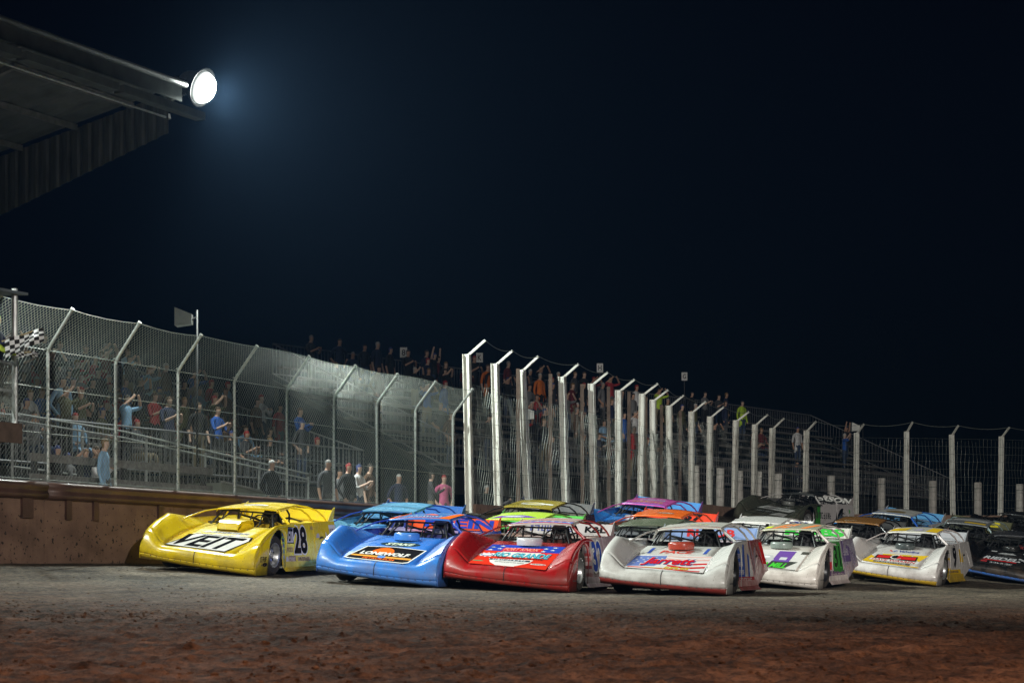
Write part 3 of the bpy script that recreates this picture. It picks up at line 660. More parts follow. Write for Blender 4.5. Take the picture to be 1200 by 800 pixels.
def person_joints(pose):
    # faces -y; feet at z=0 (standing) or seat at z=0.42 (seated)
    sit = pose.startswith('sit'); hz = .46 if sit else .93
    j = {'pelvis': ((0, 0, hz), (.15, .11)), 'waist': ((0, -.01, hz + .17), (.135, .10)), 'chest': ((0, 0, hz + .38), (.155, .105)),
         'collar': ((0, .01, hz + .52), (.085, .07)), 'neck': ((0, 0, hz + .585), .05), 'jaw': ((0, -.025, hz + .645), (.062, .07)), 'head': ((0, -.02, hz + .735), (.078, .095)), 'crown': ((0, 0, hz + .82), (.055, .065))}
    b = [('pelvis', 'waist'), ('waist', 'chest'), ('chest', 'collar'), ('collar', 'neck'), ('neck', 'jaw'), ('jaw', 'head'), ('head', 'crown')]
    for s, t in ((1, 'l'), (-1, 'r')):
        j['hip' + t] = ((s * .10, 0, hz - .07), .10)
        if sit: leg = [('knee', (s * .13, -.44, hz - .01), .068), ('calf', (s * .13, -.46, hz - .2), .055), ('ankle', (s * .13, -.42, hz - .38), .042), ('toe', (s * .14, -.56, hz - .42), .04)]
        else: leg = [('knee', (s * .11, -.02 if pose != 'walk' else -.12 * s, .50), .066), ('calf', (s * .11, .01, .34), .058), ('ankle', (s * .11, .03, .08), .042), ('toe', (s * .13, -.13, .04), .042)]
        pr = 'pelvis'; b.append(('pelvis', 'hip' + t)); pr = 'hip' + t
        for nme, p, r in leg: j[nme + t] = (p, r); b.append((pr, nme + t)); pr = nme + t
        z = hz + .47
        j['sh' + t] = ((s * .20, .01, z), .058); b.append(('collar', 'sh' + t))
        if pose == 'arms_up': arm = [((s * .36, -.06, z + .16), .042), ((s * .30, -.10, z + .43), .032), ((s * .27, -.12, z + .53), .034)]
        elif pose == 'camera': arm = [((s * .33, -.16, z + .06), .044), ((s * .12, -.26, z + .26), .032), ((s * .06, -.27, z + .33), .034)]
        elif pose in ('clap', 'sit_clap'): arm = [((s * .27, -.10, z - .25), .044), ((s * .10, -.32, z - .12), .032), ((s * .03, -.36, z - .06), .034)]
        elif pose == 'sit': arm = [((s * .27, -.04, z - .26), .044), ((s * .17, -.28, z - .36), .032), ((s * .12, -.36, z - .37), .034)]
        elif pose == 'pockets': arm = [((s * .31, .06, z - .27), .044), ((s * .20, -.06, z - .48), .034), ((s * .17, -.08, z - .55), .036)]
        else: arm = [((s * .26, .03, z - .28), .044), ((s * .27, -.04, z - .53), .032), ((s * .27, -.07, z - .62), .034)]
        pr = 'sh' + t
        for nme, (p, r) in zip(('elb', 'wri', 'hand'), arm): j[nme + t] = (p, r); b.append((pr, nme + t)); pr = nme + t
    return j, b, hz
def person_mats(hz, sleeves):
    def f(c, J):
        for t in 'lr':   # hands and bare forearms
            w_, h_, e_ = J['wri' + t], J['hand' + t], J['elb' + t]
            if (c - h_).length < .075: return 0
            if not sleeves and ((c - w_).length < .09 or (c - (w_ + e_) / 2).length < .10): return 0
            if (c - J['toe' + t]).length < .11 or (c - J['ankle' + t]).length < .06: return 4
        if c.z > hz + .56: return 3 if (c.z > hz + .755 or (c.y > .0 and c.z > hz + .62)) else 0
        if c.z < hz + .03: return 2 if c.z < hz + .03 and not any((c - J[k + t]).length < .16 for k in ('hand', 'wri') for t in 'lr') else 1
        return 1
    return f
PEOPLE = {}
for pose in ('stand', 'walk', 'pockets', 'clap', 'camera', 'arms_up', 'sit', 'sit_clap'):
    for sl_ in (0, 1):
        if sl_ and pose in ('arms_up', 'walk'): continue
        j, b, hz = person_joints(pose); PEOPLE[pose, sl_] = skin_mesh('person_' + pose, j, b, person_mats(hz, sl_))
SKINS = [mat('skin_%d' % i, c, .55, 0, .08) for i, c in enumerate([(.50, .30, .21), (.42, .24, .16), (.55, .36, .27)])]
HAIRS = [mat('hair_%d' % i, c, .8, 0, .2) for i, c in enumerate([(.02, .013, .009), (.07, .04, .02), (.2, .12, .05), (.25, .24, .23)])]
CAPS = [mat('cap_%d' % i, c, .8, 0, .1) for i, c in enumerate([(.02, .02, .025), (.45, .44, .42), (.03, .05, .18), (.30, .02, .02)])]
def cloth(c): return mat('cloth_%.2f_%.2f_%.2f' % c, c, .9, 0, .15, 7, .3, 40)
TOPS = {'black': (.012, .012, .014), 'dark grey': (.05, .05, .055), 'navy': (.015, .022, .06), 'grey': (.16, .16, .165), 'white': (.6, .6, .6), 'royal blue': (.02, .10, .40),
        'orange': (.65, .16, .02), 'red': (.35, .025, .03), 'maroon': (.12, .015, .02), 'pink': (.55, .12, .24), 'olive': (.07, .07, .03), 'neon': (.45, .65, .05), 'light blue': (.22, .38, .55), 'brown': (.11, .06, .035), 'green': (.02, .14, .05)}
BOTTOMS = [('jeans', (.03, .05, .10)), ('black trousers', (.012, .012, .014)), ('khaki trousers', (.20, .16, .10)), ('grey trousers', (.09, .09, .095))]
POSE_WORDS = {'stand': 'standing', 'walk': 'stepping', 'pockets': 'hands on hips', 'clap': 'hands together', 'camera': 'hands at face', 'arms_up': 'arms raised', 'sit': 'seated', 'sit_clap': 'seated clapping'}
ROWW = ['first', 'second', 'third', 'fourth', 'fifth', 'sixth', 'seventh', 'eighth', 'ninth']
rp = random.Random(11)
def person(pos, rz, pose, top, place, cap=None, bottom=None, scale=None, group='spectators'):
    sl_ = rp.randint(0, 1)
    if (pose, sl_) not in PEOPLE: sl_ = 0
    bt = BOTTOMS[bottom if bottom is not None else rp.choice([0, 0, 1, 1, 2, 3])]
    capped = rp.random() < .5 if cap is None else cap
    hair = rp.choice(CAPS) if capped else rp.choice(HAIRS)
    o = use(PEOPLE[pose, sl_], 'person', [rp.choice(SKINS), cloth(TOPS[top]), cloth(bt[1]), hair, cloth((.02, .02, .02))])
    o.location = pos; o.rotation_euler = (0, 0, rz); s = scale or rp.uniform(.92, 1.04); o.scale = (s, s, s)
    tag(o, '%s in %s top and %s, %s, %s' % ('capped person' if capped else 'person', top, bt[0], POSE_WORDS[pose], place), 'person', group); return o
FACE1 = math.atan2(-NY, -NX) + math.pi / 2     # stands face the track; bodies are built facing -y
FACE2 = math.atan2(-N2.y, -N2.x) + math.pi / 2
common = ['black', 'black', 'dark grey', 'navy', 'grey', 'white', 'dark grey', 'navy', 'royal blue', 'maroon', 'olive', 'brown', 'red', 'light blue', 'black']
def on_s1(s, k, pose, top=None):
    sit = pose.startswith('sit'); p = S1(s, k + (.66 if sit else .3), 0)
    p.z = S1(s, k).z + (0 if sit else .03); 
    person(p, FACE1 + rp.uniform(-.35, .35), pose, top or rp.choice(common), 'covered bleacher ' + ROWW[k] + ' row', group='spectators in the covered bleacher')
for k in range(9):
    s = .6 + rp.random()
    while s < 19.2:
        dens = .6 if s < 6 else .95
        if rp.random() < dens: on_s1(s, k, rp.choice(['sit', 'sit', 'sit_clap', 'stand', 'clap', 'pockets', 'camera'] if k < 7 else ['stand', 'clap', 'camera', 'sit', 'pockets']))
        s += .60 + rp.random() * .62
on_s1(8.3, 4, 'arms_up', 'orange'); on_s1(10.9, 6, 'arms_up', 'royal blue'); on_s1(11.5, 2, 'sit', 'royal blue'); on_s1(7.7, 2, 'sit', 'pink'); on_s1(12.6, 2, 'sit', 'royal blue')
def on_s2(s, k, pose, top=None):
    sit = pose.startswith('sit'); p = S2(s, k + (.66 if sit else .3)); p.z = S2(s, k).z + (0 if sit else .03)
    person(p, FACE2 + rp.uniform(-.4, .4), pose, top or rp.choice(common), 'open bleacher ' + ROWW[k] + ' row', group='spectators in the open bleacher')
for k in range(8):
    s = .5 + rp.random()
    while s < 27:
        dens = (.85 if k == 7 else .40 if k > 4 else .34) * (1.0 if s < 19 else .55)
        if rp.random() < dens: on_s2(s, k, rp.choice(['stand', 'camera', 'clap', 'pockets', 'stand', 'stand'] if k > 5 else ['sit', 'stand', 'sit_clap', 'pockets', 'camera']), rp.choice(['black', 'dark grey', 'navy', 'black']) if k == 7 and rp.random() < .7 else None)
        s += .6 + rp.random() * .8
on_s2(7.3, 7, 'arms_up', 'black'); on_s2(9.2, 6, 'stand', 'orange'); on_s2(12.3, 6, 'stand', 'orange'); on_s2(20.3, 6, 'camera', 'neon'); on_s2(26.8, 6, 'stand', 'neon'); on_s2(33.0, 4, 'arms_up', 'dark grey'); on_s2(31.2, 3, 'camera', 'royal blue')
# people on the walkway right behind the fence
for px, dp, pose, top in [(66, 39.5, 'pockets', 'black'), (78, 40.8, 'stand', 'grey'), (100, 39.0, 'camera', 'navy'), (122, 38.4, 'stand', 'light blue'), (112, 40.6, 'clap', 'white'), (318, 42.8, 'pockets', 'black'), (384, 44.5, 'stand', 'dark grey'), (408, 45.6, 'pockets', 'black'), (420, 46.2, 'clap', 'white'), (433, 48, 'stand', 'brown'), (398, 49, 'stand', 'grey'),
                          (505, 51, 'clap', 'dark grey'), (520, 52, 'pockets', 'pink'), (570, 56, 'stand', 'black'), (585, 57, 'clap', 'grey'), (765, 64.5, 'stand', 'black'), (467, 52, 'pockets', 'navy')]:
    person(at(px, dp, 1.16), FACE1 + rp.uniform(-.6, .6), pose, top, 'walkway behind fence', group='people on the walkway')

# flag stand at the left edge with the flagman
fs_ = empty('flag_stand', PT(23.3, 24.2, 1.15)); tag(fs_, 'steel flag stand with mesh guard beside the chain-link fence', 'stand')
def lf(p): return Vector(p) - fs_.location
for n, t, z0 in ((21.75, 25.0, 2.75), (24.2, 25.0, 1.1), (21.75, 23.0, 2.75), (24.2, 23.0, 1.1)):
    mb = MB(); mb.tube([lf(PT(n, t, z0)), lf(PT(n, t, 4.95))], .05, 8); mb.build('post', STEEL, fs_)
for t in (24.9, 23.1):
    MB().bar(lf(PT(22.62, t, 1.2)), lf(PT(22.62, t, 2.72)), .10, .10, D1).build('leg', RUST, fs_)
    MB().bar(lf(PT(22.55, t, 1.95)), lf(PT(21.8, t, 2.68)), .06, .06).build('brace', RUST, fs_)
MB().bar(lf(PT(21.70, 22.9, 2.62)), lf(PT(21.70, 25.1, 2.62)), .04, .32, Vector((0, 0, 1))).build('skirt_board', RUST, fs_)
mb = MB(); mb.grid([[lf(PT(n, t, 2.75)) for t in (23, 24, 25.05)] for n in (21.72, 23.0, 24.25)]); mb.build('platform', DARKST, fs_, solid=.1)
mb = MB(); mb.grid([[lf(PT(n, t, 4.9 + .05 * (n - 21.7))) for t in (22.8, 24, 25.15)] for n in (21.6, 23.0, 24.4)]); mb.build('canopy', mat('canopy_sheet', (.16, .19, .21), .6, .2, .2), fs_, solid=.04)
for z in (3.3, 3.75):
    mb = MB(); mb.tube([lf(PT(24.2, 25.0, z)), lf(PT(21.75, 25.0, z)), lf(PT(21.75, 23.0, z))], .025, 6); mb.build('rail', STEEL, fs_)
mb = MB()
for k in range(40):
    s_ = k / 39; e_ = min(1, s_ + .3)
    mb.tube([lf(PT(21.71, 23 + 2 * s_, 2.8)), lf(PT(21.71, 23 + 2 * e_, 3.75))], .003, 3, caps=False); mb.tube([lf(PT(21.71, 23 + 2 * s_, 3.75)), lf(PT(21.71, 23 + 2 * e_, 2.8))], .003, 3, caps=False)
    mb.tube([lf(PT(21.75 + 2.4 * s_, 25.03, 2.8)), lf(PT(21.75 + 2.4 * e_, 25.03, 3.75))], .003, 3, caps=False); mb.tube([lf(PT(21.75 + 2.4 * s_, 25.03, 3.75)), lf(PT(21.75 + 2.4 * e_, 25.03, 2.8))], .003, 3, caps=False)
o = mb.build('mesh_guard', WIRE, fs_); o['kind'] = 'stuff'
FLX = PT(21.98, 24.8, 2.80)
fm = use(PEOPLE['clap', 1], 'person', [SKINS[0], cloth((.015, .02, .06)), cloth((.02, .02, .02)), cloth((.5, .55, .12)), cloth((.02, .02, .02))]); fm.location = FLX; fm.rotation_euler = (0, 0, R(75))
tag(fm, 'person in navy shirt and yellow cap leaning from the flag stand with flags', 'person')
# glove reaching out, holding the staffs: child clothing of the flagman
def flag(base, tipv, w_, h_, label, furl=1.0):
    t = empty('chequered_flag', base); tipv = Vector(tipv); mb = MB(); mb.tube([(0, 0, 0), tipv], .011, 6); mb.build('staff', mat('flag_staff', (.4, .3, .15), .6), t)
    a = tipv.normalized(); dn = Vector((.12, -.3, -1)).normalized(); nu, nv = 8, 5; FB = mat('flag_black', (.015, .015, .016), .8); FW = mat('flag_white', (.75, .75, .75), .8)
    mb = MB(); rows = []
    sb = 3
    for i in range(nu * sb + 1):
        u = i / (nu * sb); r_ = []
        for j in range(nv * sb + 1):
            v = j / (nv * sb); wave = .05 * math.sin(u * 9 + v * 3) * (.3 + u) + .03 * math.sin(v * 7 + u * 4)
            r_.append(a * (.05 + u * w_) + dn * (v * h_ * (1 - .35 * u * furl)) + Vector((.2, -1, .25)) * wave)
        rows.append(r_)
    mb.grid(rows); k = 0
    for i in range(nu * sb):
        for j in range(nv * sb): mb.m[k] = ((i // sb) + (j // sb)) % 2; k += 1
    mb.build('flag_cloth', [FW, FB], t, True, solid=.002); tag(t, label, 'flag')
hand = at(15, 31.7, CAMZ + (HOR - 413) / F * 31.7)
flag(at(2, 31.6, CAMZ + (HOR - 400) / F * 31.6), (.62, -.05, .19), .66, .30, 'black and white chequered flag spread out from the flag stand')
flag(hand + Vector((.0, 0, 0)), (.36, -.05, .0), .36, .10, 'rolled chequered flag held low beside the flag stand', .9)
mb = MB(); mb.lathe([(0, -.045), (.03, -.04), (.045, 0), (.035, .04), (0, .05)], 10, 'x', (0, 0, 0)); 
for k in range(4): mb.tube([(.02, -.03, .03 - k * .02), (.055, -.045, .03 - k * .02), (.06, .0, .025 - k * .02), (.03, .03, .02 - k * .02)], .012, 5)
mb.tube([(-.02, -.02, .03), (.02, -.05, .05), (.06, -.04, .045)], .013, 5); mb.tube([(-.03, 0, 0), (-.16, .05, .05), (-.34, .18, .16)], [.034, .042, .055], 8)
gl = mb.build('sleeve_and_glove', mat('yellow_glove', (.45, .55, .05), .8), None, True, 60); gl.parent = fm; gl.matrix_parent_inverse = Matrix.Identity(4)
gl.location = Matrix.Rotation(-R(75), 3, 'Z') @ (hand - FLX); gl.rotation_euler = (0, 0, -R(75))
# ------------------------------------------------------------------ dirt late model race cars (local frame: +x forward, +y the car's left, z up)
YC = [-1.07, -1.03, -.95, -.81, -.66, -.33, 0, .33, .66, .81, .95, 1.03, 1.07]
CP = [(2.47, .10), (2.53, .17), (2.54, .27), (2.49, .355), (2.36, .40), (1.95, .4987), (1.45, .619), (1.28, .66), (.85, .745), (.42, .81)]
RP = [(2.30, .09), (2.40, .19), (2.40, .32), (2.32, .47), (2.18, .60), (1.95, .72), (1.45, .875), (1.28, .90), (.85, .92), (.42, .905)]
TW = [.075, .07, .062, .055, .05, .03, .012, 0, 0, 0]
HUMP = [0, 0, .012, .03, .045, .055, .07, .075, .03, 0]      # the right-hand fender stands higher over the wheel
def wz(y):
    w = clamp((abs(y) - .66) / .36, 0, 1)
    return w if y >= 0 else (w * w * (3 - 2 * w)) * .6 + .4 * math.sin(w * math.pi / 2)
def body_pt(k, y):
    a = wz(y); s = clamp(abs(y) / 1.0, 0, 1) ** 2.2 if k <= 4 else a
    x = CP[k][0] + (RP[k][0] - CP[k][0]) * s; z = CP[k][1] + (RP[k][1] + (HUMP[k] if y < 0 else 0) - CP[k][1]) * a
    if abs(y) > 1.05: z -= .05 if k >= 3 else 0; x -= .02 if k < 4 else 0
    elif abs(y) > 1.0: z -= .012 if k >= 3 else 0
    return Vector((x, y, z - y * TW[k]))
def interp(x, tab):   # tab sorted by falling x
    for (x0, z0), (x1, z1) in zip(tab[:-1], tab[1:]):
        if x >= x1: f = clamp((x0 - x) / max(1e-6, x0 - x1), 0, 1); return z0 + (z1 - z0) * f
    return tab[-1][1]
def side_y(z, x=.8): return 1.02 - .10 * (z - .14) / .78 + .15 * clamp((.6 - x) / 2.6, 0, 1) * clamp(1.06 - z, 0, 1)
def door_top(x): return interp(x, [(.9, .895), (.4, .905), (-.65, .935), (-2.5, .985)])
CM = {}
def cm(key, mb, smooth=True, angle=35, solid=0.0):
    me = mb.mesh(key, smooth, angle)
    if solid:
        o = link(key, me); md = o.modifiers.new('s', 'SOLIDIFY'); md.thickness = solid; md.offset = -1
        m2 = bpy.data.meshes.new_from_object(o.evaluated_get(bpy.context.evaluated_depsgraph_get())); bpy.data.objects.remove(o); me = m2; me.name = key
    CM[key] = me
def fine(ks, ysub, sub=3):
    """sample the body surface with Catmull-Rom smoothing along the car"""
    rows = []
    for a, b in zip(ks[:-1], ks[1:]):
        for i in range(sub): rows.append(a + (b - a) * i / sub)
    rows.append(ks[-1]); out = []
    for kf in rows:
        k = int(min(math.floor(kf), 8)); f = kf - k; r = []
        for y in ysub:
            p1, p2 = body_pt(k, y), body_pt(k + 1, y); p0 = body_pt(max(k - 1, 0), y); p3 = body_pt(min(k + 2, 9), y)
            lin_ = k >= 4 and abs(y) <= .67
            r.append(p1.lerp(p2, f) if lin_ else .5 * ((2 * p1) + (p2 - p0) * f + (2 * p0 - 5 * p1 + 4 * p2 - p3) * f * f + (3 * p1 - p0 - 3 * p2 + p3) * f ** 3))
        out.append(r)
    return out
yl = []
for a, b in zip(YC[:-1], YC[1:]): yl += [a, (a + b) / 2] if abs(b - a) > .1 else [a]
yl.append(YC[-1])
cm('nose', MB().grid(fine([1, 2, 3, 4], yl)), True, 24, .006)
cm('lip', MB().grid([[Vector((p.x + .012, p.y * 1.004, p.z)) for p in r] for r in fine([0, 1], yl, 2)]), True, 50, .008)
cm('hood', MB().grid(fine([4, 5, 6, 7, 8, 9], [y for y in yl if abs(y) <= .661], 2)), True, 20, .006)
for sgn, nm in ((1, 'fender_l'), (-1, 'fender_r')):
    yy = [y for y in yl if sgn * y >= .659]; mb = MB(); mb.grid(fine([4, 5, 6, 7, 8, 9], yy, 3))
    tab = [(p.x, p.z) for p in [body_pt(k, sgn * 1.07) for k in range(2, 10)]]
    tab[0] = (tab[0][0], tab[0][1]); rows = []
    xs = [2.385, 2.36, 2.3, 2.2, 2.1, 2.0, 1.9, 1.8, 1.752] + [1.31 + .44 * math.cos(a) for a in lin(.02, math.pi - .02, 18)] + [.866, .84]
    for x in xs:
        top = interp(x, tab); bot = .10 - sgn * .075 if x > 1.75 else (.37 + math.sqrt(max(0, .44 ** 2 - (x - 1.31) ** 2)) if x > .87 else .14)
        if x > 2.25: bot = max(bot, .10 - sgn * .07)
        rows.append([(x, sgn * 1.07, top - .004), (x, sgn * 1.075, (top + bot) / 2), (x, sgn * 1.07, bot)])
    mb.grid(rows); cm(nm, mb, True, 24 if sgn > 0 else 62, .006)
    mb = MB(); cm('door_l' if sgn > 0 else 'door_r', mb.grid([[(x, sgn * side_y(z, x), z) for z in lin(.14, door_top(x), 5)] for x in lin(.835, -.63, 8)]), False, 30, .008)
    mb = MB(); rows = []
    for x in [-.64, -.75, -.86] + [-1.31 - .45 * math.cos(a) for a in lin(.03, math.pi - .03, 16)] + [-1.77, -1.85, -1.95, -2.05, -2.16]:
        bot = .14 if x > -.865 else (.38 + math.sqrt(max(0, .45 ** 2 - (x + 1.31) ** 2)) if x > -1.765 else .36 + .1 * (-1.77 - x))
        rows.append([(x, sgn * side_y(z, x), z) for z in lin(bot, door_top(x), 4)])
    cm('quarter_l' if sgn > 0 else 'quarter_r', mb.grid(rows), False, 30, .008)
    cm('skirt_l' if sgn > 0 else 'skirt_r', MB().grid([[(x, sgn * (side_y(z, x) + o_), z) for o_, z in ((.006, .24), (.010, .14), (.05, .07))] for x in (.83, 0, -.64, -.85)]), False, 30, .006)
    y = sgn * .885
    cm('fin_l' if sgn > 0 else 'fin_r', MB().add([(-1.88, y, .965), (-2.23, y, .98), (-2.27, y, 1.24), (-2.14, y, 1.20)], [(0, 1, 2, 3)]), False, 30, .008)
    # roof pillars
    mb = MB()
    if sgn > 0: mb.tube([(.02, .56, 1.135), (.10, .66, 1.05), (.20, .85, .90)], .026, 6)
    else: mb.tube([(.10, -.55, 1.09), (.50, -.66, 1.04), (.85, -.76, .95), (1.08, -.84, .88)], .014, 6); 
    cm('apillar_l' if sgn > 0 else 'apillar_r', mb, True, 60)
    mb = MB(); mb.tube([(-1.08, sgn * .53, 1.215 + sgn * .02), (-1.3, sgn * .66, 1.195 + sgn * .02), (-1.55, sgn * .77, 1.14 + sgn * .015), (-1.75, sgn * .84, 1.05), (-1.86, sgn * .88, .95)], .019, 6)
    cm('cpillar_l' if sgn > 0 else 'cpillar_r', mb, True, 60)
    mb = MB(); mb.tube([(-.62, sgn * .56, 1.17 + sgn * .02), (-.85, sgn * .70, 1.145 + sgn * .02), (-1.0, sgn * .80, 1.06), (-1.06, sgn * .87, .94)], .018, 6)
    cm('bpillar_l' if sgn > 0 else 'bpillar_r', mb, True, 60)
cm('interior', MB().grid([[(x, y, z) for y, z in ((-.925, door_top(x)), (-.86, .80), (-.4, .775), (0, .77), (.4, .775), (.86, .80), (.925, door_top(x)))] for x in (.415, .1, -.4, -.74)]), False, 30, .005)
cm('deck', MB().grid([[(x, y, interp(x, [(-.74, .92), (-2.45, .965)]) - (.02 if abs(y) < .9 else -.012)) for y in (-.915, -.8, -.3, .3, .8, .915)] for x in (-.745, -1.2, -1.7, -2.15)]), False, 30, .005)
cm('tail', MB().grid([[(-2.155, y, z) for y in (-.93, 0, .93)] for z in (.42, .7, .955)]), False, 30, .006)
cm('spoiler', MB().grid([[(-2.10 - .14 * f, y, .955 + .22 * f) for y in lin(-.87, .87, 5)] for f in (0, .5, 1)]), False, 30, .006)
def roof_z(x, y): f = (.12 - x) / 1.27; return 1.125 + .13 * f - .025 * f * f + .03 * (1 - (y / .57) ** 2) + .04 * y
rows = []
for i in range(8):
    f = i / 7; r = []
    for j in range(9):
        y = -.57 + 1.14 * j / 8; x = .12 + .05 * (1 - (y / .57) ** 2) * (1 - f) - 1.27 * f; r.append(Vector((x, y * (1 - .06 * f), roof_z(x, y))))
    rows.append([r[0] + Vector((0, -.025, -.04))] + r + [r[-1] + Vector((0, .025, -.04))])
rows = [[p + Vector((.015, 0, -.028)) for p in rows[0]]] + rows
cm('roof', MB().grid(rows), True, 35, .012)
mb = MB(); tb = lambda *p, r=.019: mb.tube(p, r, 6)
for s in (-1, 1):
    tb((-.78, s * .52, .5), (-.78, s * .50, 1.06), (-.70, s * .46, 1.16)); tb((-.70, s * .46, 1.16), (.02, s * .48, 1.08), (.12, s * .50, 1.03), (.36, s * .62, .78), (.40, s * .62, .5))
    tb((-.78, s * .50, 1.0), (-1.9, s * .45, .90)); tb((-.76, s * .58, .84), (.3, s * .66, .84)); tb((-.15, s * .62, .84), (-.2, s * .50, 1.1), r=.015)
tb((-.70, -.46, 1.16), (-.70, .46, 1.16)); tb((.06, -.48, 1.07), (.06, .48, 1.07)); tb((-.78, -.5, 1.0), (-.78, .5, .8)); tb((-.78, .5, 1.0), (-.78, -.5, .75))
for y in (-.12, .10, .30): tb((.36, y + .02, .78), (.07, y, 1.07), r=.013)
tb((.05, -.3, 1.08), (.34, -.52, .79), r=.012)
cm('cage', mb, True, 60)
mb = MB(); rows = []
for i, (x, z, wd) in enumerate([(-.30, .42, .24), (-.50, .44, .24), (-.66, .55, .23), (-.72, .8, .22), (-.74, .98, .16), (-.72, 1.10, .13)]):
    rows.append([(x + (.16 if i > 3 else .08), .24 - wd - .02, z), (x, .24 - wd * .7, z - .01), (x - .03, .24, z - .02), (x, .24 + wd * .7, z - .01), (x + (.16 if i > 3 else .08), .24 + wd + .02, z)])
cm('seat', mb.grid(rows), True, 60, .02)
mb = MB(); mb.tube([(-.04 + .06 * math.sin(a), .24 + .17 * math.cos(a), .88 + .15 * math.sin(a)) for a in lin(0, 2 * math.pi, 17)], .014, 6); mb.tube([(-.04, .10, .88), (-.04, .38, .88)], .012, 5); mb.tube([(-.04, .24, .88), (.35, .2, .72)], .016, 6)
cm('steering', mb, True, 60)
mb = MB(); mb.box((-.1, 0, .30), (3.9, 1.25, .22)); mb.box((.9, 0, .48), (.9, .55, .3)); mb.box((2.05, 0, .30), (.25, 1.1, .2))
mb.tube([(1.31, -.86, .37), (1.31, .86, .37)], .05, 8); mb.tube([(-1.31, -.86, .38), (-1.31, .86, .38)], .06, 8); mb.box((0, 0, .52), (1.6, 1.7, .06)); mb.box((-1.6, 0, .6), (1.2, 1.6, .2))
cm('chassis', mb, False)
wdt = .135
cm('tyre', MB().lathe([(.215, -wdt + .02), (.25, -wdt), (.33, -wdt - .005), (.362, -wdt + .03), (.372, -.08), (.372, -.03), (.366, -.02), (.366, 0), (.372, .02), (.372, .08), (.362, wdt - .03), (.33, wdt + .005), (.25, wdt), (.215, wdt - .02)], 30, 'y'), True, 45)
mb = MB(); mb.lathe([(.0, .05), (.05, .05), (.06, .085), (.07, .05), (.12, .06), (.165, .035), (.19, .10), (.205, wdt - .005), (.225, wdt + .004), (.232, wdt - .01), (.216, .05), (.21, -wdt + .02)], 30, 'y')
for k in range(16):
    a = k * math.pi / 8; mb.tube([(.215 * math.cos(a), wdt, .215 * math.sin(a)), (.215 * math.cos(a), wdt + .012, .215 * math.sin(a))], .009, 5)
cm('rim', mb, True, 40)
mb = MB()
for k in range(6):
    a = k * math.pi / 3 + .3; mb.tube([(.118 * math.cos(a), .048, .118 * math.sin(a)), (.118 * math.cos(a), .068, .118 * math.sin(a))], .024, 8)
cm('lug_holes', mb, False)
mb = MB()
for sy in (-1, 1):
    for kf in lin(4.2, 7.6, 8):
        k = int(kf); f = kf - k; p = body_pt(k, sy * .69).lerp(body_pt(k + 1, sy * .69), f); mb.lathe([(0, .009), (.009, .006), (.012, 0)], 6, 'z', p)
    for k in range(3): mb.lathe([(0, .012), (.011, .008), (.014, 0)], 6, 'y', (1.85 + .12 * k, sy * 1.077 if sy > 0 else -1.085, .2))
for y in lin(-.95, .95, 17):
    p = body_pt(1, y); mb.lathe([(0, .020), (.008, .016), (.010, .008)], 6, 'x', p)
cm('rivets', mb, True, 60)
mb = MB(); sl_pts = [body_pt(k, 0) + Vector((.004 if k < 4 else .002, 0, .004)) for k in (1, 2, 3)]; pts = []
for r in fine([1, 2, 3, 4], [-.006, .006], 4): pts.append([p + Vector((.004, 0, .003)) for p in r])
cm('seam', mb.grid(pts), True)
mb = MB(); mb.lathe([(.0, .155), (.20, .155), (.225, .14), (.235, .10), (.225, 0)], 26, 'z'); mb.v = [(v[0] * .85 + .78, v[1] * .98, v[2] * (.86 + .15 * v[1]) + .75) for v in mb.v]; cm('scoop_round', mb, True, 50)
mb = MB(); rows = []
for x, z, wd in [(1.05, .745, .20), (1.02, .80, .20), (.98, .86, .21), (.90, .90, .23), (.62, .925, .26), (.45, .93, .27), (.44, .80, .28)]: rows.append([(x, -wd, z - .05 if z > .80 else z - .02), (x, -wd * .9, z), (x, wd * .9, z), (x, wd, z - .05 if z > .80 else z - .02)])
mb.grid(rows); 
for sgn in (-1, 1): mb.add([(x, sgn * wd, z - .05 if z > .8 else z - .02) for x, z, wd in [(1.05, .745, .20), (.90, .90, .23), (.62, .925, .26), (.44, .80, .28)]] + [(.44, sgn * .27, .74), (1.0, sgn * .21, .72)], [(0, 1, 2, 3, 4, 5)])
cm('scoop_box', mb, True, 25)
# driver: seated, gloved hands on the wheel, helmet as headgear
dj = {'pelvis': ((-.52, .24, .46), (.15, .12)), 'waist': ((-.54, .24, .60), (.14, .11)), 'chest': ((-.54, .24, .78), (.16, .12)), 'collar': ((-.52, .24, .88), (.08, .07)), 'neck': ((-.50, .24, .93), .06), 'head': ((-.48, .24, 1.0), .08)}
db = [('pelvis', 'waist'), ('waist', 'chest'), ('chest', 'collar'), ('collar', 'neck'), ('neck', 'head')]
for s, t in ((1, 'l'), (-1, 'r')):
    for nm_, p, r, pr in [('sh', (-.52, .24 + s * .19, .84), .065, 'collar'), ('elb', (-.30, .24 + s * .25, .68), .052, 'sh'), ('wri', (-.10, .24 + s * .18, .84), .038, 'elb'), ('hand', (-.05, .24 + s * .165, .88), .042, 'wri')]:
        dj[nm_ + t] = (p, r); db.append((pr + ('' if pr == 'collar' else t), nm_ + t))
    for nm_, p, r, pr in [('hip', (-.46, .24 + s * .11, .44), .10, 'pelvis'), ('knee', (-.02, .24 + s * .12, .55), .075, 'hip'), ('foot', (.40, .24 + s * .10, .42), .05, 'knee')]:
        dj[nm_ + t] = (p, r); db.append((pr + ('' if pr == 'pelvis' else t), nm_ + t))
DRIVER = skin_mesh('driver', dj, db, lambda c, J: 1 if any((c - J['hand' + t]).length < .07 for t in 'lr') else 0)
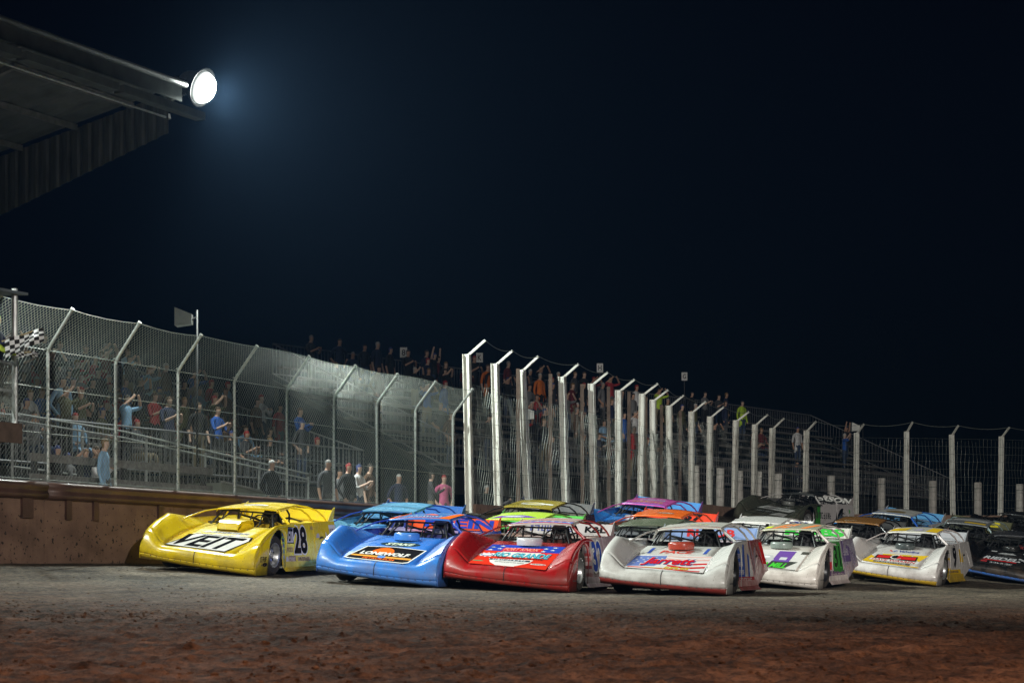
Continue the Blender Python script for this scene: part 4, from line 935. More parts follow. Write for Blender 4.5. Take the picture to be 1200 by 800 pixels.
mb = MB(); mb.lathe([(.0, .165), (.06, .155), (.105, .12), (.13, .06), (.135, 0), (.125, -.06), (.105, -.11), (.09, -.115)], 18, 'z'); mb.v = [(v[0] * 1.1 - .47, v[1] + .24, v[2] + 1.0) for v in mb.v]; cm('helmet', mb, True)
mb = MB(); mb.grid([[(-.47 + 1.13 * .134 * math.cos(a) * s, .24 + .137 * math.sin(a) * s, 1.0 + z) for a in lin(-1.1, 1.1, 9)] for z, s in ((-.03, 1.0), (.01, 1.02), (.05, 1.0))]); cm('visor', mb, True)

# surfaces that carry lettering: (u, v, lift) -> point
HT = [(CP[k][0], CP[k][1]) for k in range(4, 10)]; TT = [(CP[k][0], TW[k]) for k in range(4, 10)]
def s_hood(u, v, w_): x = 2.36 - v * .973; return Vector((x + w_ * .2, u, interp(x, HT) - u * interp(x, TT) + w_))
def s_side(u, v, w_): x = max(.84 - u, -2.15); return Vector((x, side_y(v, x) + w_, v + w_ * .1))
def s_spoil(u, v, w_): f = v / .26; w_ += .007; return Vector((-2.10 - .14 * f + w_, u, .955 + .22 * f + w_ * .5))
def s_roof(u, v, w_): x = .12 - v; return Vector((x, u, roof_z(x, u) + w_))
def s_fend(u, v, w_): return Vector((2.3 - u, 1.076 + w_, v))
def s_rspoil(u, v, w_): return s_spoil(u, v, w_)
SURF = {'hood': s_hood, 'door': s_side, 'quarter': s_side, 'spoiler': s_spoil, 'roof': s_roof, 'fender': s_fend}
def subdivide(pts, n):
    return pts
def poly_geo(mb, fn, pts, lift):
    # triangulate a polygon finely enough to follow the surface
    bm = bmesh.new(); vs = [bm.verts.new((a, b, 0)) for a, b in pts]; bm.faces.new(vs)
    bmesh.ops.triangulate(bm, faces=bm.faces)
    for c in lin(-.6, 3.0, 19):
        bmesh.ops.bisect_plane(bm, geom=bm.verts[:] + bm.edges[:] + bm.faces[:], plane_co=(c, 0, 0), plane_no=(1, 0, 0))
        if -.1 < c < 1.9: bmesh.ops.bisect_plane(bm, geom=bm.verts[:] + bm.edges[:] + bm.faces[:], plane_co=(0, c, 0), plane_no=(0, 1, 0))
    bm.verts.index_update()
    mb.add([fn(v.co.x, v.co.y, lift) for v in bm.verts], [tuple(v.index for v in f.verts) for f in bm.faces]); bm.free()
LIFT = lambda l: .0038 + .0013 * l
def q(surf, pts, c, l=0): return ('q', surf, pts, c, l)
def rect(surf, u0, v0, u1, v1, c, l=0, sk=0.0): return ('q', surf, [(u0, v0), (u1, v0), (u1 + sk, v1), (u0 + sk, v1)], c, l)
def tx(surf, s, u, v, w_, h_, c, l=1, shear=0.0, bold=.02, rot=0.0): return ('t', surf, s, u, v, w_, h_, c, l, shear, bold, rot)
def sq(surf, u, v, w_, h_, c, l=1, seed=1): return ('s', surf, u, v, w_, h_, c, l, seed)
def oval(surf, u, v, a, b, c, l=0, n=20): return ('q', surf, [(u + a * math.cos(2 * math.pi * i / n), v + b * math.sin(2 * math.pi * i / n)) for i in range(n)], c, l)
def star(surf, u, v, r, c, l=1, n=5, inn=.42): return ('q', surf, [(u + r * (1 if i % 2 == 0 else inn) * math.sin(math.pi * i / n), v + r * (1 if i % 2 == 0 else inn) * math.cos(math.pi * i / n)) for i in range(2 * n)], c, l)
def decal(parent, op):
    fn = SURF[op[1]]; mb = MB()
    if op[0] == 'q': poly_geo(mb, fn, op[2], LIFT(op[4])); mb.build('graphic', vinyl(op[3]), parent)
    elif op[0] == 't':
        _, _, s, u, v, w_, h_, c, l, sh, bo, rot = op; vs, fs = text_geo(s, sh, bo); cr, sr_ = math.cos(rot), math.sin(rot)
        mb.add([fn(u + a * w_ * cr - b * h_ * sr_, v + a * w_ * sr_ + b * h_ * cr, LIFT(l)) for a, b in vs], fs); mb.build('lettering', vinyl(c), parent)
    else:   # lettering too small to read in the photograph: a run of worn strokes
        _, _, u, v, w_, h_, c, l, seed = op; rg = random.Random(seed); x = u - w_ / 2
        while x < u + w_ / 2 - h_ * .3:
            k = h_ * rg.uniform(.35, .75); t = h_ * .2
            for part_ in rg.sample(['l', 't', 'm', 'b', 'r'], 3):
                a, b, e, g = {'l': (x, x + t, -h_ / 2, h_ / 2), 'r': (x + k - t, x + k, -h_ / 2, h_ / 2), 't': (x, x + k, h_ / 2 - t, h_ / 2), 'm': (x, x + k, -t / 2, t / 2), 'b': (x, x + k, -h_ / 2, -h_ / 2 + t)}[part_]
                mb.add([fn(p, v + r_, LIFT(l) + rg.random() * .0008) for p, r_ in ((a, e), (b, e), (b, g), (a, g))], [(0, 1, 2, 3)])
            x += k + h_ * rg.uniform(.15, .3)
        mb.build('small_print', vinyl(c), parent)
RIMS = {'silver': mat('rim_silver', (.5, .5, .5), .35, .8, .2, 9), 'black': mat('rim_black', (.02, .02, .022), .4, .3, .2, 9), 'white': mat('rim_white', (.6, .6, .58), .5, 0, .2, 9)}
TIN = (.42, .40, .37)
def late_model(label, px, depth, head, lx, S, driver_lbl, suit=(.03, .03, .035), helmet=(.05, .05, .055), dz=0.0):
    h = R(head); f = Vector((-math.sin(h), -math.cos(h), 0)); l = Vector((-f.y, f.x, 0))
    ref = at(px, depth); org = ref - f * lx
    gz = lambda p: bank(p.x, p.y) + .003
    fl, fr, rl, rr = [org + f * a + l * b for a, b in ((1.31, .86), (1.31, -.86), (-1.31, .86), (-1.31, -.86))]
    zf = (gz(fl) + gz(fr)) / 2; zr = (gz(rl) + gz(rr)) / 2; zl = (gz(fl) + gz(rl)) / 2; zg = (gz(fr) + gz(rr)) / 2
    X = (f * 2.62 + Vector((0, 0, zf - zr))).normalized(); Y = (l * 1.72 + Vector((0, 0, zl - zg))); Z = X.cross(Y).normalized(); Y = Z.cross(X)
    mtx = Matrix((X, Y, Z)).transposed().to_4x4(); mtx.translation = Vector((org.x, org.y, (zf + zr) / 2 + dz))
    car = empty('race_car'); car.matrix_world = mtx; tag(car, label, 'race car', 'late model race cars lined up in rows')
    g = lambda k, d=None: S.get(k, d if d is not None else S['body'])
    P = {}
    def part(name, key, c, parent=None): return use(CM[key], name, c if not isinstance(c, tuple) else paint(c), parent or car)
    P['nose'] = part('nose', 'nose', g('nose')); part('lip', 'lip', g('lip', g('nose'))); P['hood'] = part('hood', 'hood', g('hood'))
    part('seam', 'seam', BLACK, P['nose']); part('rivet_row', 'rivets', mat('rivet', (.08, .08, .08), .4, .5), P['nose'])['kind'] = 'stuff'
    P['fender'] = part('fender', 'fender_l', g('fender')); part('fender', 'fender_r', g('fender'))
    P['door'] = part('door', 'door_l', g('door')); part('door', 'door_r', g('door'))
    P['quarter'] = part('quarter_panel', 'quarter_l', g('quarter', g('door'))); part('quarter_panel', 'quarter_r', g('quarter', g('door')))
    for k in 'lr': part('side_skirt', 'skirt_' + k, g('skirt', g('door')))
    part('interior_panel', 'interior', g('interior', TIN)); part('rear_deck', 'deck', g('deck', TIN)); part('rear_panel', 'tail', g('door'))
    P['spoiler'] = part('spoiler', 'spoiler', g('spoiler'))
    for k in 'lr': part('spoiler_fin', 'fin_' + k, g('fin', g('spoiler')))
    P['roof'] = part('roof', 'roof', g('roof'))
    for nm_ in ('apillar', 'bpillar', 'cpillar'):
        for k in 'lr': part('roof_pillar', nm_ + '_' + k, g('pillar'))
    part('roll_cage', 'cage', BLACK if not S.get('cage') else paint(S['cage'])); part('seat', 'seat', BLACK); part('steering_wheel', 'steering', BLACK); part('chassis', 'chassis', BLACK)
    for x, y, z in ((1.31, .89, .36), (1.31, -.89, .36), (-1.31, .86, .36), (-1.31, -.86, .36)):
        wv = empty('wheel', (x, y, z)); wv.parent = car; wv.scale = (.965, 1, .965); wv.rotation_euler = (0, hashn(x * px + y) * 3, math.pi if y < 0 else (R(S.get('steer', -4)) if x > 0 else 0))
        use(CM['tyre'], 'tyre', RUBBER, wv); use(CM['rim'], 'rim', RIMS[S.get('rim', 'silver')], wv); use(CM['lug_holes'], 'lug_holes', BLACK, wv)
    if S.get('scoop'): P['scoop'] = part('hood_scoop', 'scoop_' + S.get('scoop_type', 'round'), S['scoop'])
    for op in S.get('decals', []): decal(P[op[1]], op)
    d = use(DRIVER, 'person', [cloth(suit), cloth((.02, .02, .02))]); d.matrix_world = mtx; tag(d, driver_lbl, 'person', 'drivers in their cars')
    use(CM['helmet'], 'helmet', paint(helmet, .2), d); use(CM['visor'], 'visor', mat('visor', (.01, .01, .012), .1, 0, .1), d)
    return car
# colours as painted
YEL = (.84, .60, .010); KB = (.012, .012, .014); WH = (.74, .72, .68); LWB = (.035, .20, .68); RB = (.02, .06, .42); ORG = (.80, .13, .015); RED = (.40, .012, .014); RE2 = (.62, .02, .02)
SKYB = (.10, .36, .66); LIME = (.50, .72, .06); PUR = (.13, .06, .28); GRN = (.06, .48, .04); GOLD = (.26, .20, .02); PNK = (.62, .10, .42); BLU = (.03, .22, .66); GRY = (.12, .12, .12); BRN = (.28, .13, .035)
def outlined(surf, s, u, v, w_, h_, c, edge, l=1, shear=0.0, rot=0.0, fat=.055, bold=.015):
    return [tx(surf, s, u, v, w_ * 1.06, h_ * 1.12, edge, l, shear, fat, rot), tx(surf, s, u, v, w_, h_, c, l + 1, shear, bold, rot)]
def wavy(surf, u0, u1, v0, t, amp, c, l, ph=0.0, n=14):
    top = [(u0 + (u1 - u0) * i / n, v0 + t + amp * math.sin(ph + 5.2 * i / n)) for i in range(n + 1)]; bot = [(u0 + (u1 - u0) * i / n, v0 + amp * math.sin(ph + 5.2 * i / n)) for i in range(n + 1)]
    return q(surf, bot + top[::-1], c, l)
def vs(ops, k):
    """stretch hood graphics up the slope of the hood"""
    out = []
    for o in ops:
        if o[1] == 'hood' and o[0] == 'q' and max(b for a, b in o[2]) < 1.0: o = ('q', 'hood', [(a, b * k) for a, b in o[2]], *o[3:])
        elif o[1] == 'hood' and o[0] == 't' and o[4] < .9: o = o[:4] + (o[4] * k, o[5], o[6] * k) + o[7:]
        elif o[1] == 'hood' and o[0] == 's' and o[3] < .9: o = o[:3] + (o[3] * k, o[4], o[5] * k) + o[6:]
        out.append(o)
    return out
# 1 yellow
D = [q('hood', [(-.66, .02), (.48, .02), (.66, .60), (.62, .76), (-.46, .76)], KB, 0), q('hood', [(-.625, .05), (.455, .05), (.62, .58), (.585, .73), (-.445, .73)], WH, 1),
     tx('hood', 'VEIT', .0, .39, 1.11, .60, KB, 2, .35, .03)]
D += [q('hood', [(-.42, 1.23), (-.33, 1.15), (-.22, 1.23), (-.31, 1.33)], WH, 1), sq('hood', .12, 1.24, .62, .11, (.25, .25, .27), 1, 3), rect('hood', -.24, 1.17, .46, 1.32, (.60, .58, .50), 0),
      oval('roof', .0, .45, .24, .15, WH, 0), sq('roof', .0, .45, .36, .09, (.2, .2, .25), 1, 4), sq('fender', .30, .30, .34, .09, KB, 1, 8), oval('fender', .36, .21, .12, .035, KB, 1)]
D += [rect('door', .22, .56, .62, .86, KB, 0), rect('door', .24, .58, .60, .84, (.7, .68, .72), 1)] + [tx('door', 'VEIT', .42, .71, .33, .22, KB, 2, 0, .03)]
D += outlined('door', '28', .95, .62, .68, .50, KB, (.72, .70, .74), 1, 0, 0, .075, .035)
D += [rect('door', .24, .40, .56, .50, (.62, .5, .2), 0), sq('door', .40, .45, .28, .07, (.2, .15, .1), 1, 5), oval('door', .24, .26, .07, .07, (.6, .58, .6), 1), rect('door', .32, .20, .66, .34, (.35, .25, .2), 0), sq('door', .49, .27, .30, .08, (.65, .6, .6), 1, 6),
      rect('door', .76, .24, 1.36, .32, (.62, .5, .3), 0), sq('door', 1.05, .28, .54, .06, KB, 1, 7)]
D += [oval('door', .08, .82 - k * .1, .045, .035, (.6, .6, .65) if k % 2 else (.3, .45, .5), 1) for k in range(6)]
D += [rect('quarter', 2.35, .60, 3.0, .90, (.66, .64, .70), 0, .03), sq('quarter', 2.70, .75, .56, .16, (.25, .2, .3), 1, 9), sq('quarter', 1.80, .84, .5, .06, (.3, .2, .25), 1, 10), rect('quarter', 1.7, .66, 2.0, .74, (.45, .42, .5), 0)]
late_model('yellow race car numbered 28 with black VEIT lettering beside the wall', 228, 34.3, 13.2, 2.45, dict(body=YEL, interior=YEL, deck=YEL, scoop=YEL, scoop_type='box', decals=vs(D, 1.36)), 'driver at the wheel of the yellow 28 race car', (.5, .35, .02))
# 2 blue, orange trim
HX = [(-.62, .03), (-.54, .0), (.44, .0), (.52, .05), (.60, .62), (.0, .70), (-.50, .66)]
D = [q('hood', HX, WH, 0), q('hood', [(a * .95 , .03 + b * .92) for a, b in HX], KB, 1), q('hood', [(-.10 + .20 * math.cos(a), .36 + .26 * math.sin(a)) for a in lin(0, math.pi, 14)], ORG, 2), tx('hood', 'LONEWOLF', -.02, .33, .86, .15, WH, 3, .1, .045),
     rect('hood', -.55, .15, .50, .22, (.75, .33, .06), 2), oval('hood', -.02, .185, .07, .06, (.1, .25, .6), 3), tx('hood', 'PETROLEUM', -.03, .09, .56, .07, ORG, 3, .1, .03),
     oval('hood', .02, 1.20, .36, .17, (.02, .04, .05), 0), tx('hood', 'STAKE', .02, 1.20, .50, .2, (.55, .62, .5), 1, .2, .04)]
D += [rect('roof', -.56, .0, .56, .05, ORG, 0), q('roof', [(.36, .0), (.56, .0), (.54, 1.1), (.44, 1.1)], ORG, 1), q('roof', [(-.56, .0), (-.48, .0), (-.50, 1.1), (-.55, 1.1)], ORG, 1), q('roof', [(-.1, .62), (.16, .55), (.2, .62), (.02, .8)], ORG, 1), sq('roof', .03, .30, .6, .10, (.65, .62, .6), 1, 11),
      tx('spoiler', 'KLEIN', .1, .135, 1.35, .2, RB, 1, 0, .04), oval('fender', .42, .33, .12, .1, (.55, .5, .2), 0), oval('fender', .42, .33, .08, .06, (.25, .5, .55), 1), sq('fender', .42, .21, .3, .05, (.6, .6, .6), 1, 12),
      q('quarter', [(1.5, .40), (2.5, .55), (2.7, .85), (2.0, .92), (1.7, .75)], RE2, 0), q('quarter', [(1.6, .44), (2.4, .57), (2.5, .78), (2.0, .86), (1.75, .70)], WH, 1), tx('door', '2', .9, .58, .5, .5, WH, 1, 0, .05), sq('door', .3, .5, .4, .1, (.55, .5, .7), 1, 13)]
late_model('blue race car with orange roof edges and a LONEWOLF badge on the hood', 439, 33.3, 14.4, 2.45, dict(body=LWB, nose=(.045, .21, .62), fender=(.035, .17, .58), door=RB, spoiler=(.80, .09, .02), roof=(.06, .22, .60), pillar=RB, scoop=(.06, .22, .62), deck=(.35, .30, .5), interior=RB, decals=vs(D, 1.42)), 'driver inside the blue LONEWOLF race car', (.1, .1, .3), (.5, .5, .5))
# 3 red
D = [q('hood', [(-.66, .0), (.66, .0), (.66, 1.05), (-.66, 1.05)], (.72, .035, .015), 0), rect('hood', -.64, 1.02, .66, 1.55, RB, 1), tx('hood', 'FORT KNOX', -.03, 1.19, .62, .24, (.8, .3, .25), 3, .15, .03), rect('hood', -.36, 1.04, .34, 1.30, RE2, 2)]
D += [star('hood', -.56 + .14 * (k % 2) + (0 if k < 4 else .93), 1.09 + .11 * (k % 4), .055, WH, 3) for k in range(8)] + [q('hood', [(-.66, .62), (.36, .64), (.36, .98), (-.30, .98), (-.36, .86)], WH, 1), star('hood', -.52, .70, .17, WH, 2, 10, .6), oval('hood', -.52, .70, .10, .10, RB, 3), oval('hood', -.52, .70, .085, .075, WH, 4)]
D += [tx('hood', 'RIO GRANDE', .08, .76, .98, .34, (.02, .03, .06), 2, .1, .06), tx('hood', 'RIO GRANDE', .08, .775, .95, .30, (.10, .50, .62), 3, .1, .02), sq('hood', .1, .545, .8, .06, KB, 3, 14),
      q('hood', [(-.42, .46), (.34, .50), (.30, .30), (.10, .02), (-.20, .02), (-.34, .20)], WH, 1), rect('hood', -.40, .36, .30, .46, (.05, .05, .06), 2), sq('hood', -.05, .41, .58, .08, (.6, .65, .7), 3, 15), sq('hood', -.02, .26, .5, .05, GRY, 3, 16), oval('hood', .47, .27, .14, .045, (.7, .65, .62), 1), oval('hood', -.56, .24, .10, .035, (.05, .3, .15), 1), sq('hood', .47, .27, .2, .04, GRY, 2, 17)]
D += [rect('roof', -.56, .0, .56, .09, RE2, 0), rect('roof', -.56, .09, .56, .34, (.10, .20, .50), 0)] + [star('roof', -.5 + .14 * k, .21, .06, WH, 1) for k in range(8)] + [wavy('roof', -.54, .54, .42 + .2 * k, .09, .03, (.65, .22, .18) if k % 2 == 0 else (.55, .5, .45), 0, k) for k in range(3)]
D += [rect('door', .05, .22, .66, .86, (.55, .42, .42), 0)] + [sq('door', .36, .80 - .13 * k, .44, .06, (.15, .12, .2) if k % 2 else (.5, .1, .1), 1, 20 + k) for k in range(5)] + [rect('door', .12, .60 - .22 * k, .6, .66 - .22 * k, (.35, .06, .06), 1) for k in range(2)]
D += outlined('door', '32', 1.12, .60, .78, .54, (.03, .07, .36), WH, 1, 0, 0, .08, .04) + [rect('quarter', 1.62, .45, 2.1, .9, (.4, .28, .32), 0), sq('quarter', 1.9, .7, .4, .12, (.1, .1, .3), 1, 26), q('fender', [(.20, .30), (.44, .42), (.48, .54), (.26, .46)], (.5, .35, .35), 0), rect('door', .7, .2, 1.44, .33, (.2, .16, .13), 0), sq('door', 1.0, .26, .6, .07, (.5, .4, .4), 1, 27),
      tx('spoiler', 'K&L', .55, .13, .4, .14, KB, 1, 0, .04), sq('spoiler', -.3, .13, .8, .13, (.1, .12, .3), 1, 28)]
late_model('dark red race car numbered 32 with RIO GRANDE lettering and a starred blue band', 591, 32.9, 14.0, 2.45, dict(body=RED, door=(.55, .50, .52), quarter=(.46, .38, .42), roof=(.62, .56, .52), pillar=(.35, .02, .02), spoiler=(.6, .56, .55), scoop=(.62, .62, .64), interior=(.35, .2, .16), deck=(.4, .25, .2), decals=D), 'driver inside the dark red RIO GRANDE race car', (.15, .05, .04), (.4, .4, .42))
# 4 white Jarrett
D = [q('hood', [(-.66, .02), (.66, .02), (.66, 1.04), (-.66, 1.04)], (.72, .68, .66), 0), q('hood', [(-.66, .16), (-.20, .26), (-.10, .62), (-.12, 1.0), (-.64, .96)], (.14, .20, .48), 1)]
D += [star('hood', -.58 + .12 * (k % 4) + (.05 if (k // 4) % 2 else 0), .40 + .13 * (k // 4), .032, WH, 2) for k in range(16)] + [wavy('hood', -.62, .60, .06, .06, .03, RE2, 1, .3), wavy('hood', .0, .64, .24, .10, .05, RE2, 1, 2.0), wavy('hood', .1, .64, .46, .10, .04, RE2, 1, 2.4), wavy('hood', -.1, .64, .72, .10, .03, (.70, .40, .36), 1, 2.2), wavy('hood', -.1, .64, .92, .08, .02, (.70, .44, .40), 1, 2.4)]
D += [tx('hood', 'Jarrett', -.01, .56, .90, .66, (.70, .67, .66), 2, .25, .085), tx('hood', 'Jarrett', -.005, .545, .87, .62, (.02, .05, .22), 3, .25, .06), tx('hood', 'Jarrett', -.02, .565, .86, .60, (.62, .012, .015), 4, .25, .03), tx('hood', 'RIFLES', .19, .17, .44, .15, (.60, .42, .04), 3, .25, .05), rect('hood', -.35, .11, -.05, .15, (.6, .45, .1), 3)]
D += [rect('hood', -.52, 1.20, -.46, 1.72, (.05, .10, .40), 0), rect('hood', .45, 1.20, .51, 1.72, (.05, .10, .40), 0), tx('hood', 'PACE', -.02, 1.34, .58, .26, (.62, .08, .06), 1, .2, .03), rect('roof', -.56, -.02, .56, .03, (.35, .02, .02), 0), rect('roof', -.10, .40, .22, .56, (.62, .52, .20), 0, .06), sq('roof', .06, .48, .32, .10, (.25, .25, .3), 1, 30)]
D += [q('door', [(.02, .30), (.70, .30), (.98, .90), (.02, .89)], (.06, .12, .42), 0), q('door', [(.72, .34), (1.05, .34), (1.46, .92), (1.02, .90)], (.55, .45, .40), 0)] + [sq('door', .38, .80 - .14 * k, .5, .08, (.6, .55, .6), 1, 31 + k) for k in range(4)] + [rect('door', .02, .15, 1.46, .30, (.42, .02, .03), 1), sq('door', .7, .24, 1.2, .09, (.62, .5, .48), 2, 36)]
D += [q('quarter', [(1.6, .32), (2.3, .92), (1.56, .93)], (.30, .25, .28), 0), q('quarter', [(2.5, .52), (3.2, .52), (3.2, .93), (2.4, .9)], RE2, 0), q('door', [(.98, .30), (1.12, .30), (1.30, .66), (1.16, .72)], (.05, .09, .36), 1), tx('spoiler', 'RUBOB', .0, .13, .9, .17, (.60, .04, .04), 1, 0, .04)]
late_model('white race car with red lip, red scoop and Jarrett lettering over a flag', 775, 32.8, 15.6, 2.45, dict(body=WH, lip=(.33, .025, .025), skirt=(.36, .02, .025), door=(.5, .45, .45), quarter=(.30, .03, .05), roof=(.70, .67, .60), scoop=(.42, .06, .035), pillar=(.5, .47, .44), spoiler=(.25, .35, .6), fin=(.45, .5, .58), deck=(.6, .58, .56), interior=(.45, .44, .43), decals=D, rim='black', cage=None), 'driver inside the white Jarrett race car', (.05, .05, .05))
# 5 light blue by the wall
D = [sq('hood', .1, .45, .8, .12, (.25, .5, .75), 1, 40), sq('hood', 0, 1.25, .5, .08, (.4, .6, .8), 1, 41), tx('door', '15', .9, .6, .6, .5, WH, 1, 0, .05)]
late_model('plain light blue race car next to the wall behind the LONEWOLF car', 456, 41.4, 17.5, -.1, dict(body=(.16, .42, .62), nose=SKYB, roof=(.14, .38, .60), pillar=RB, spoiler=(.03, .13, .42), door=(.10, .33, .62), scoop=(.08, .26, .55), interior=(.14, .4, .62), deck=(.1, .3, .55), decals=D), 'driver inside the light blue race car')
# 6 lime roof
D = [q('roof', [(-.52, .18), (.0, .12), (.44, .28), (.1, .55), (-.40, .5)], PUR, 0), q('roof', [(-.3, .24), (.1, .22), (.2, .36), (-.2, .42)], (.45, .45, .5), 1), rect('hood', -.5, 1.2, .2, 1.5, (.2, .5, .1), 0), sq('hood', 0, .5, .9, .2, (.1, .1, .1), 1, 42)]
late_model('white and green race car with lime and purple roof behind the red car', 601, 40.2, 17, -.1, dict(body=WH, hood=(.55, .55, .5), roof=LIME, pillar=(.25, .4, .08), spoiler=(.10, .45, .08), door=(.2, .5, .1), scoop=(.1, .1, .1), deck=(.10, .4, .08), interior=(.5, .3, .1), decals=D), 'driver inside the lime-roofed race car')
# 7 dark olive with white scoop
D = [sq('hood', 0, .5, .9, .2, (.4, .4, .35), 1, 43)]
late_model('dark grey-green race car with a white scoop behind the white Jarrett car', 757, 40.0, 17, -.1, dict(body=(.05, .06, .04), roof=(.12, .14, .09), pillar=(.06, .07, .05), spoiler=(.05, .06, .05), scoop=(.66, .60, .58), interior=(.3, .3, .34), deck=(.2, .2, .22), decals=D), 'driver inside the dark grey-green race car')
# 8 gorilla
D = [q('hood', [(-.66, .02), (.62, .02), (.62, 1.4), (-.66, 1.4)], (.55, .53, .50), 0), q('hood', [(-.66, .02), (.36, .02), (.56, .55), (-.66, .55)], (.04, .045, .04), 1), rect('hood', -.66, .42, -.32, 1.36, PUR, 2), rect('hood', .04, .50, .38, 1.32, PUR, 2), rect('hood', .16, .62, .30, .82, (.5, .5, .52), 3), rect('hood', .50, 1.1, .66, 1.34, (.06, .06, .05), 2),
     q('hood', [(-.33, .30), (-.18, .20), (.02, .30), (.06, .62), (-.02, .92), (-.28, .95), (-.36, .6)], (.42, .42, .42), 3), q('hood', [(-.26, .50), (-.06, .50), (-.10, .62), (-.22, .62)], (.08, .08, .08), 4), oval('hood', -.16, .78, .12, .07, (.7, .7, .7), 4), tx('hood', 'GORILLA MILL', -.11, .22, 1.02, .36, GRN, 4, .25, .04)]
D += [q('roof', [(a, .05), (a + .12, .05), (a + .30, .9), (a + .18, .9)], (.75, .22, .06), 0) for a in (-.38, -.2, .22)] + [rect('roof', -.56, .2, -.42, .6, (.6, .65, .03), 0), sq('roof', .05, .4, .34, .2, (.4, .36, .3), 1, 44), tx('spoiler', 'ROBS', .1, .13, 1.3, .2, (.04, .40, .05), 1, 0, .05)]
D += [rect('door', .50, .30, 1.40, .92, (.04, .20, .04), 0), rect('door', .04, .15, 1.46, .34, (.14, .08, .16), 0), rect('door', .04, .34, .46, .9, (.48, .40, .42), 0), rect('door', .16, .36, .40, .52, (.6, .03, .05), 1), sq('door', .25, .72, .35, .2, (.2, .15, .2), 1, 45)] + outlined('door', '31', .95, .62, .66, .44, (.015, .03, .015), (.06, .34, .06), 1, 0, 0, .07, .03) + [sq('door', .8, .24, 1.1, .08, (.5, .42, .42), 2, 46), rect('quarter', 1.6, .5, 2.3, .92, (.12, .08, .2), 0), sq('quarter', 1.9, .7, .5, .14, (.55, .5, .55), 1, 47)]
late_model('muddy white race car with purple blocks and green GORILLA MILL lettering', 893, 38.9, 19.5, 2.45, dict(body=(.62, .57, .52), nose=(.66, .61, .56), door=(.5, .45, .45), quarter=(.20, .15, .24), skirt=(.6, .5, .48), roof=(.46, .46, .34), spoiler=(.52, .50, .46), scoop=(.16, .19, .17), pillar=(.55, .46, .43), interior=(.35, .33, .32), deck=(.4, .4, .38), rim='black', decals=D), 'driver inside the muddy white GORILLA MILL race car')
# 9 gold roof far left of the third row
D = [oval('roof', .0, .45, .30, .2, (.5, .5, .46), 0), oval('roof', .0, .45, .2, .13, (.35, .3, .1), 1), oval('roof', .35, .5, .12, .08, (.6, .6, .58), 0)]
late_model('black race car with mustard gold roof behind the lime-roofed car', 617, 45.6, 19, -.1, dict(body=(.02, .02, .02), roof=(.30, .23, .02), pillar=(.02, .02, .02), spoiler=(.1, .1, .1), scoop=(.05, .05, .05), deck=(.12, .11, .08), interior=(.12, .10, .06), decals=D), 'driver inside the gold-roofed race car')
# 10 blue with pink roof
D = [sq('roof', 0, .4, .8, .16, (.5, .35, .1), 1, 48), sq('roof', .1, .75, .6, .12, (.2, .5, .5), 1, 49), rect('hood', -.66, .9, .66, 1.15, (.62, .40, .55), 0), rect('roof', -.56, 0, .56, .06, BLU, 1)]
late_model('bright blue race car with pink roof and pink pillars', 751, 50.2, 21, -.1, dict(body=BLU, roof=PNK, pillar=(.42, .05, .26), spoiler=(.08, .28, .62), scoop=(.66, .6, .64), deck=BLU, interior=BLU, fin=(.3, .1, .4), decals=D), 'driver inside the blue pink-roofed race car')
# 11 orange roof
D = [oval('roof', .1, .4, .22, .1, (.15, .12, .1), 0), sq('roof', .1, .4, .3, .06, (.55, .5, .45), 1, 50), tx('spoiler', '57', .3, .13, .5, .2, KB, 1, 0, .05)]
late_model('black race car with bright orange roof between the pink-roofed and olive cars', 768, 45.8, 19, -.1, dict(body=(.03, .03, .03), roof=(.80, .14, .015), pillar=(.6, .08, .02), spoiler=(.7, .05, .02), scoop=(.3, .05, .02), deck=(.15, .12, .1), interior=(.2, .15, .12), decals=D), 'driver inside the orange-roofed race car')
# 12 white roof
D = [rect('spoiler', -.86, .02, .86, .25, WH, 0), tx('spoiler', 'SELCK', .3, .135, 1.0, .19, (.02, .03, .14), 1, 0, .05), q('door', [(0, .2), (1.2, .2), (.6, .5)], BLU, 0)]
late_model('white race car with plain white roof and SELCK on the spoiler', 884, 46.0, 19.5, -.1, dict(body=WH, roof=(.74, .72, .68), pillar=(.6, .56, .54), spoiler=WH, scoop=(.06, .06, .06), deck=(.55, .55, .55), interior=(.3, .3, .3), hood=(.6, .62, .66), decals=D), 'driver inside the white-roofed SELCK race car')
# 13 brown roof
late_model('black race car with brown roof between the GORILLA MILL car and the number 9 car', 1000, 51.2, 21, -.1, dict(body=(.016, .016, .017), roof=BRN, pillar=(.02, .02, .02), spoiler=(.05, .05, .05), scoop=(.03, .03, .03), deck=(.05, .05, .05), interior=(.06, .06, .06), decals=[sq('roof', -.2, .2, .3, .08, (.5, .4, .3), 1, 51), sq('door', .5, .6, .7, .2, (.5, .5, .5), 1, 52)]), 'driver inside the brown-roofed race car')
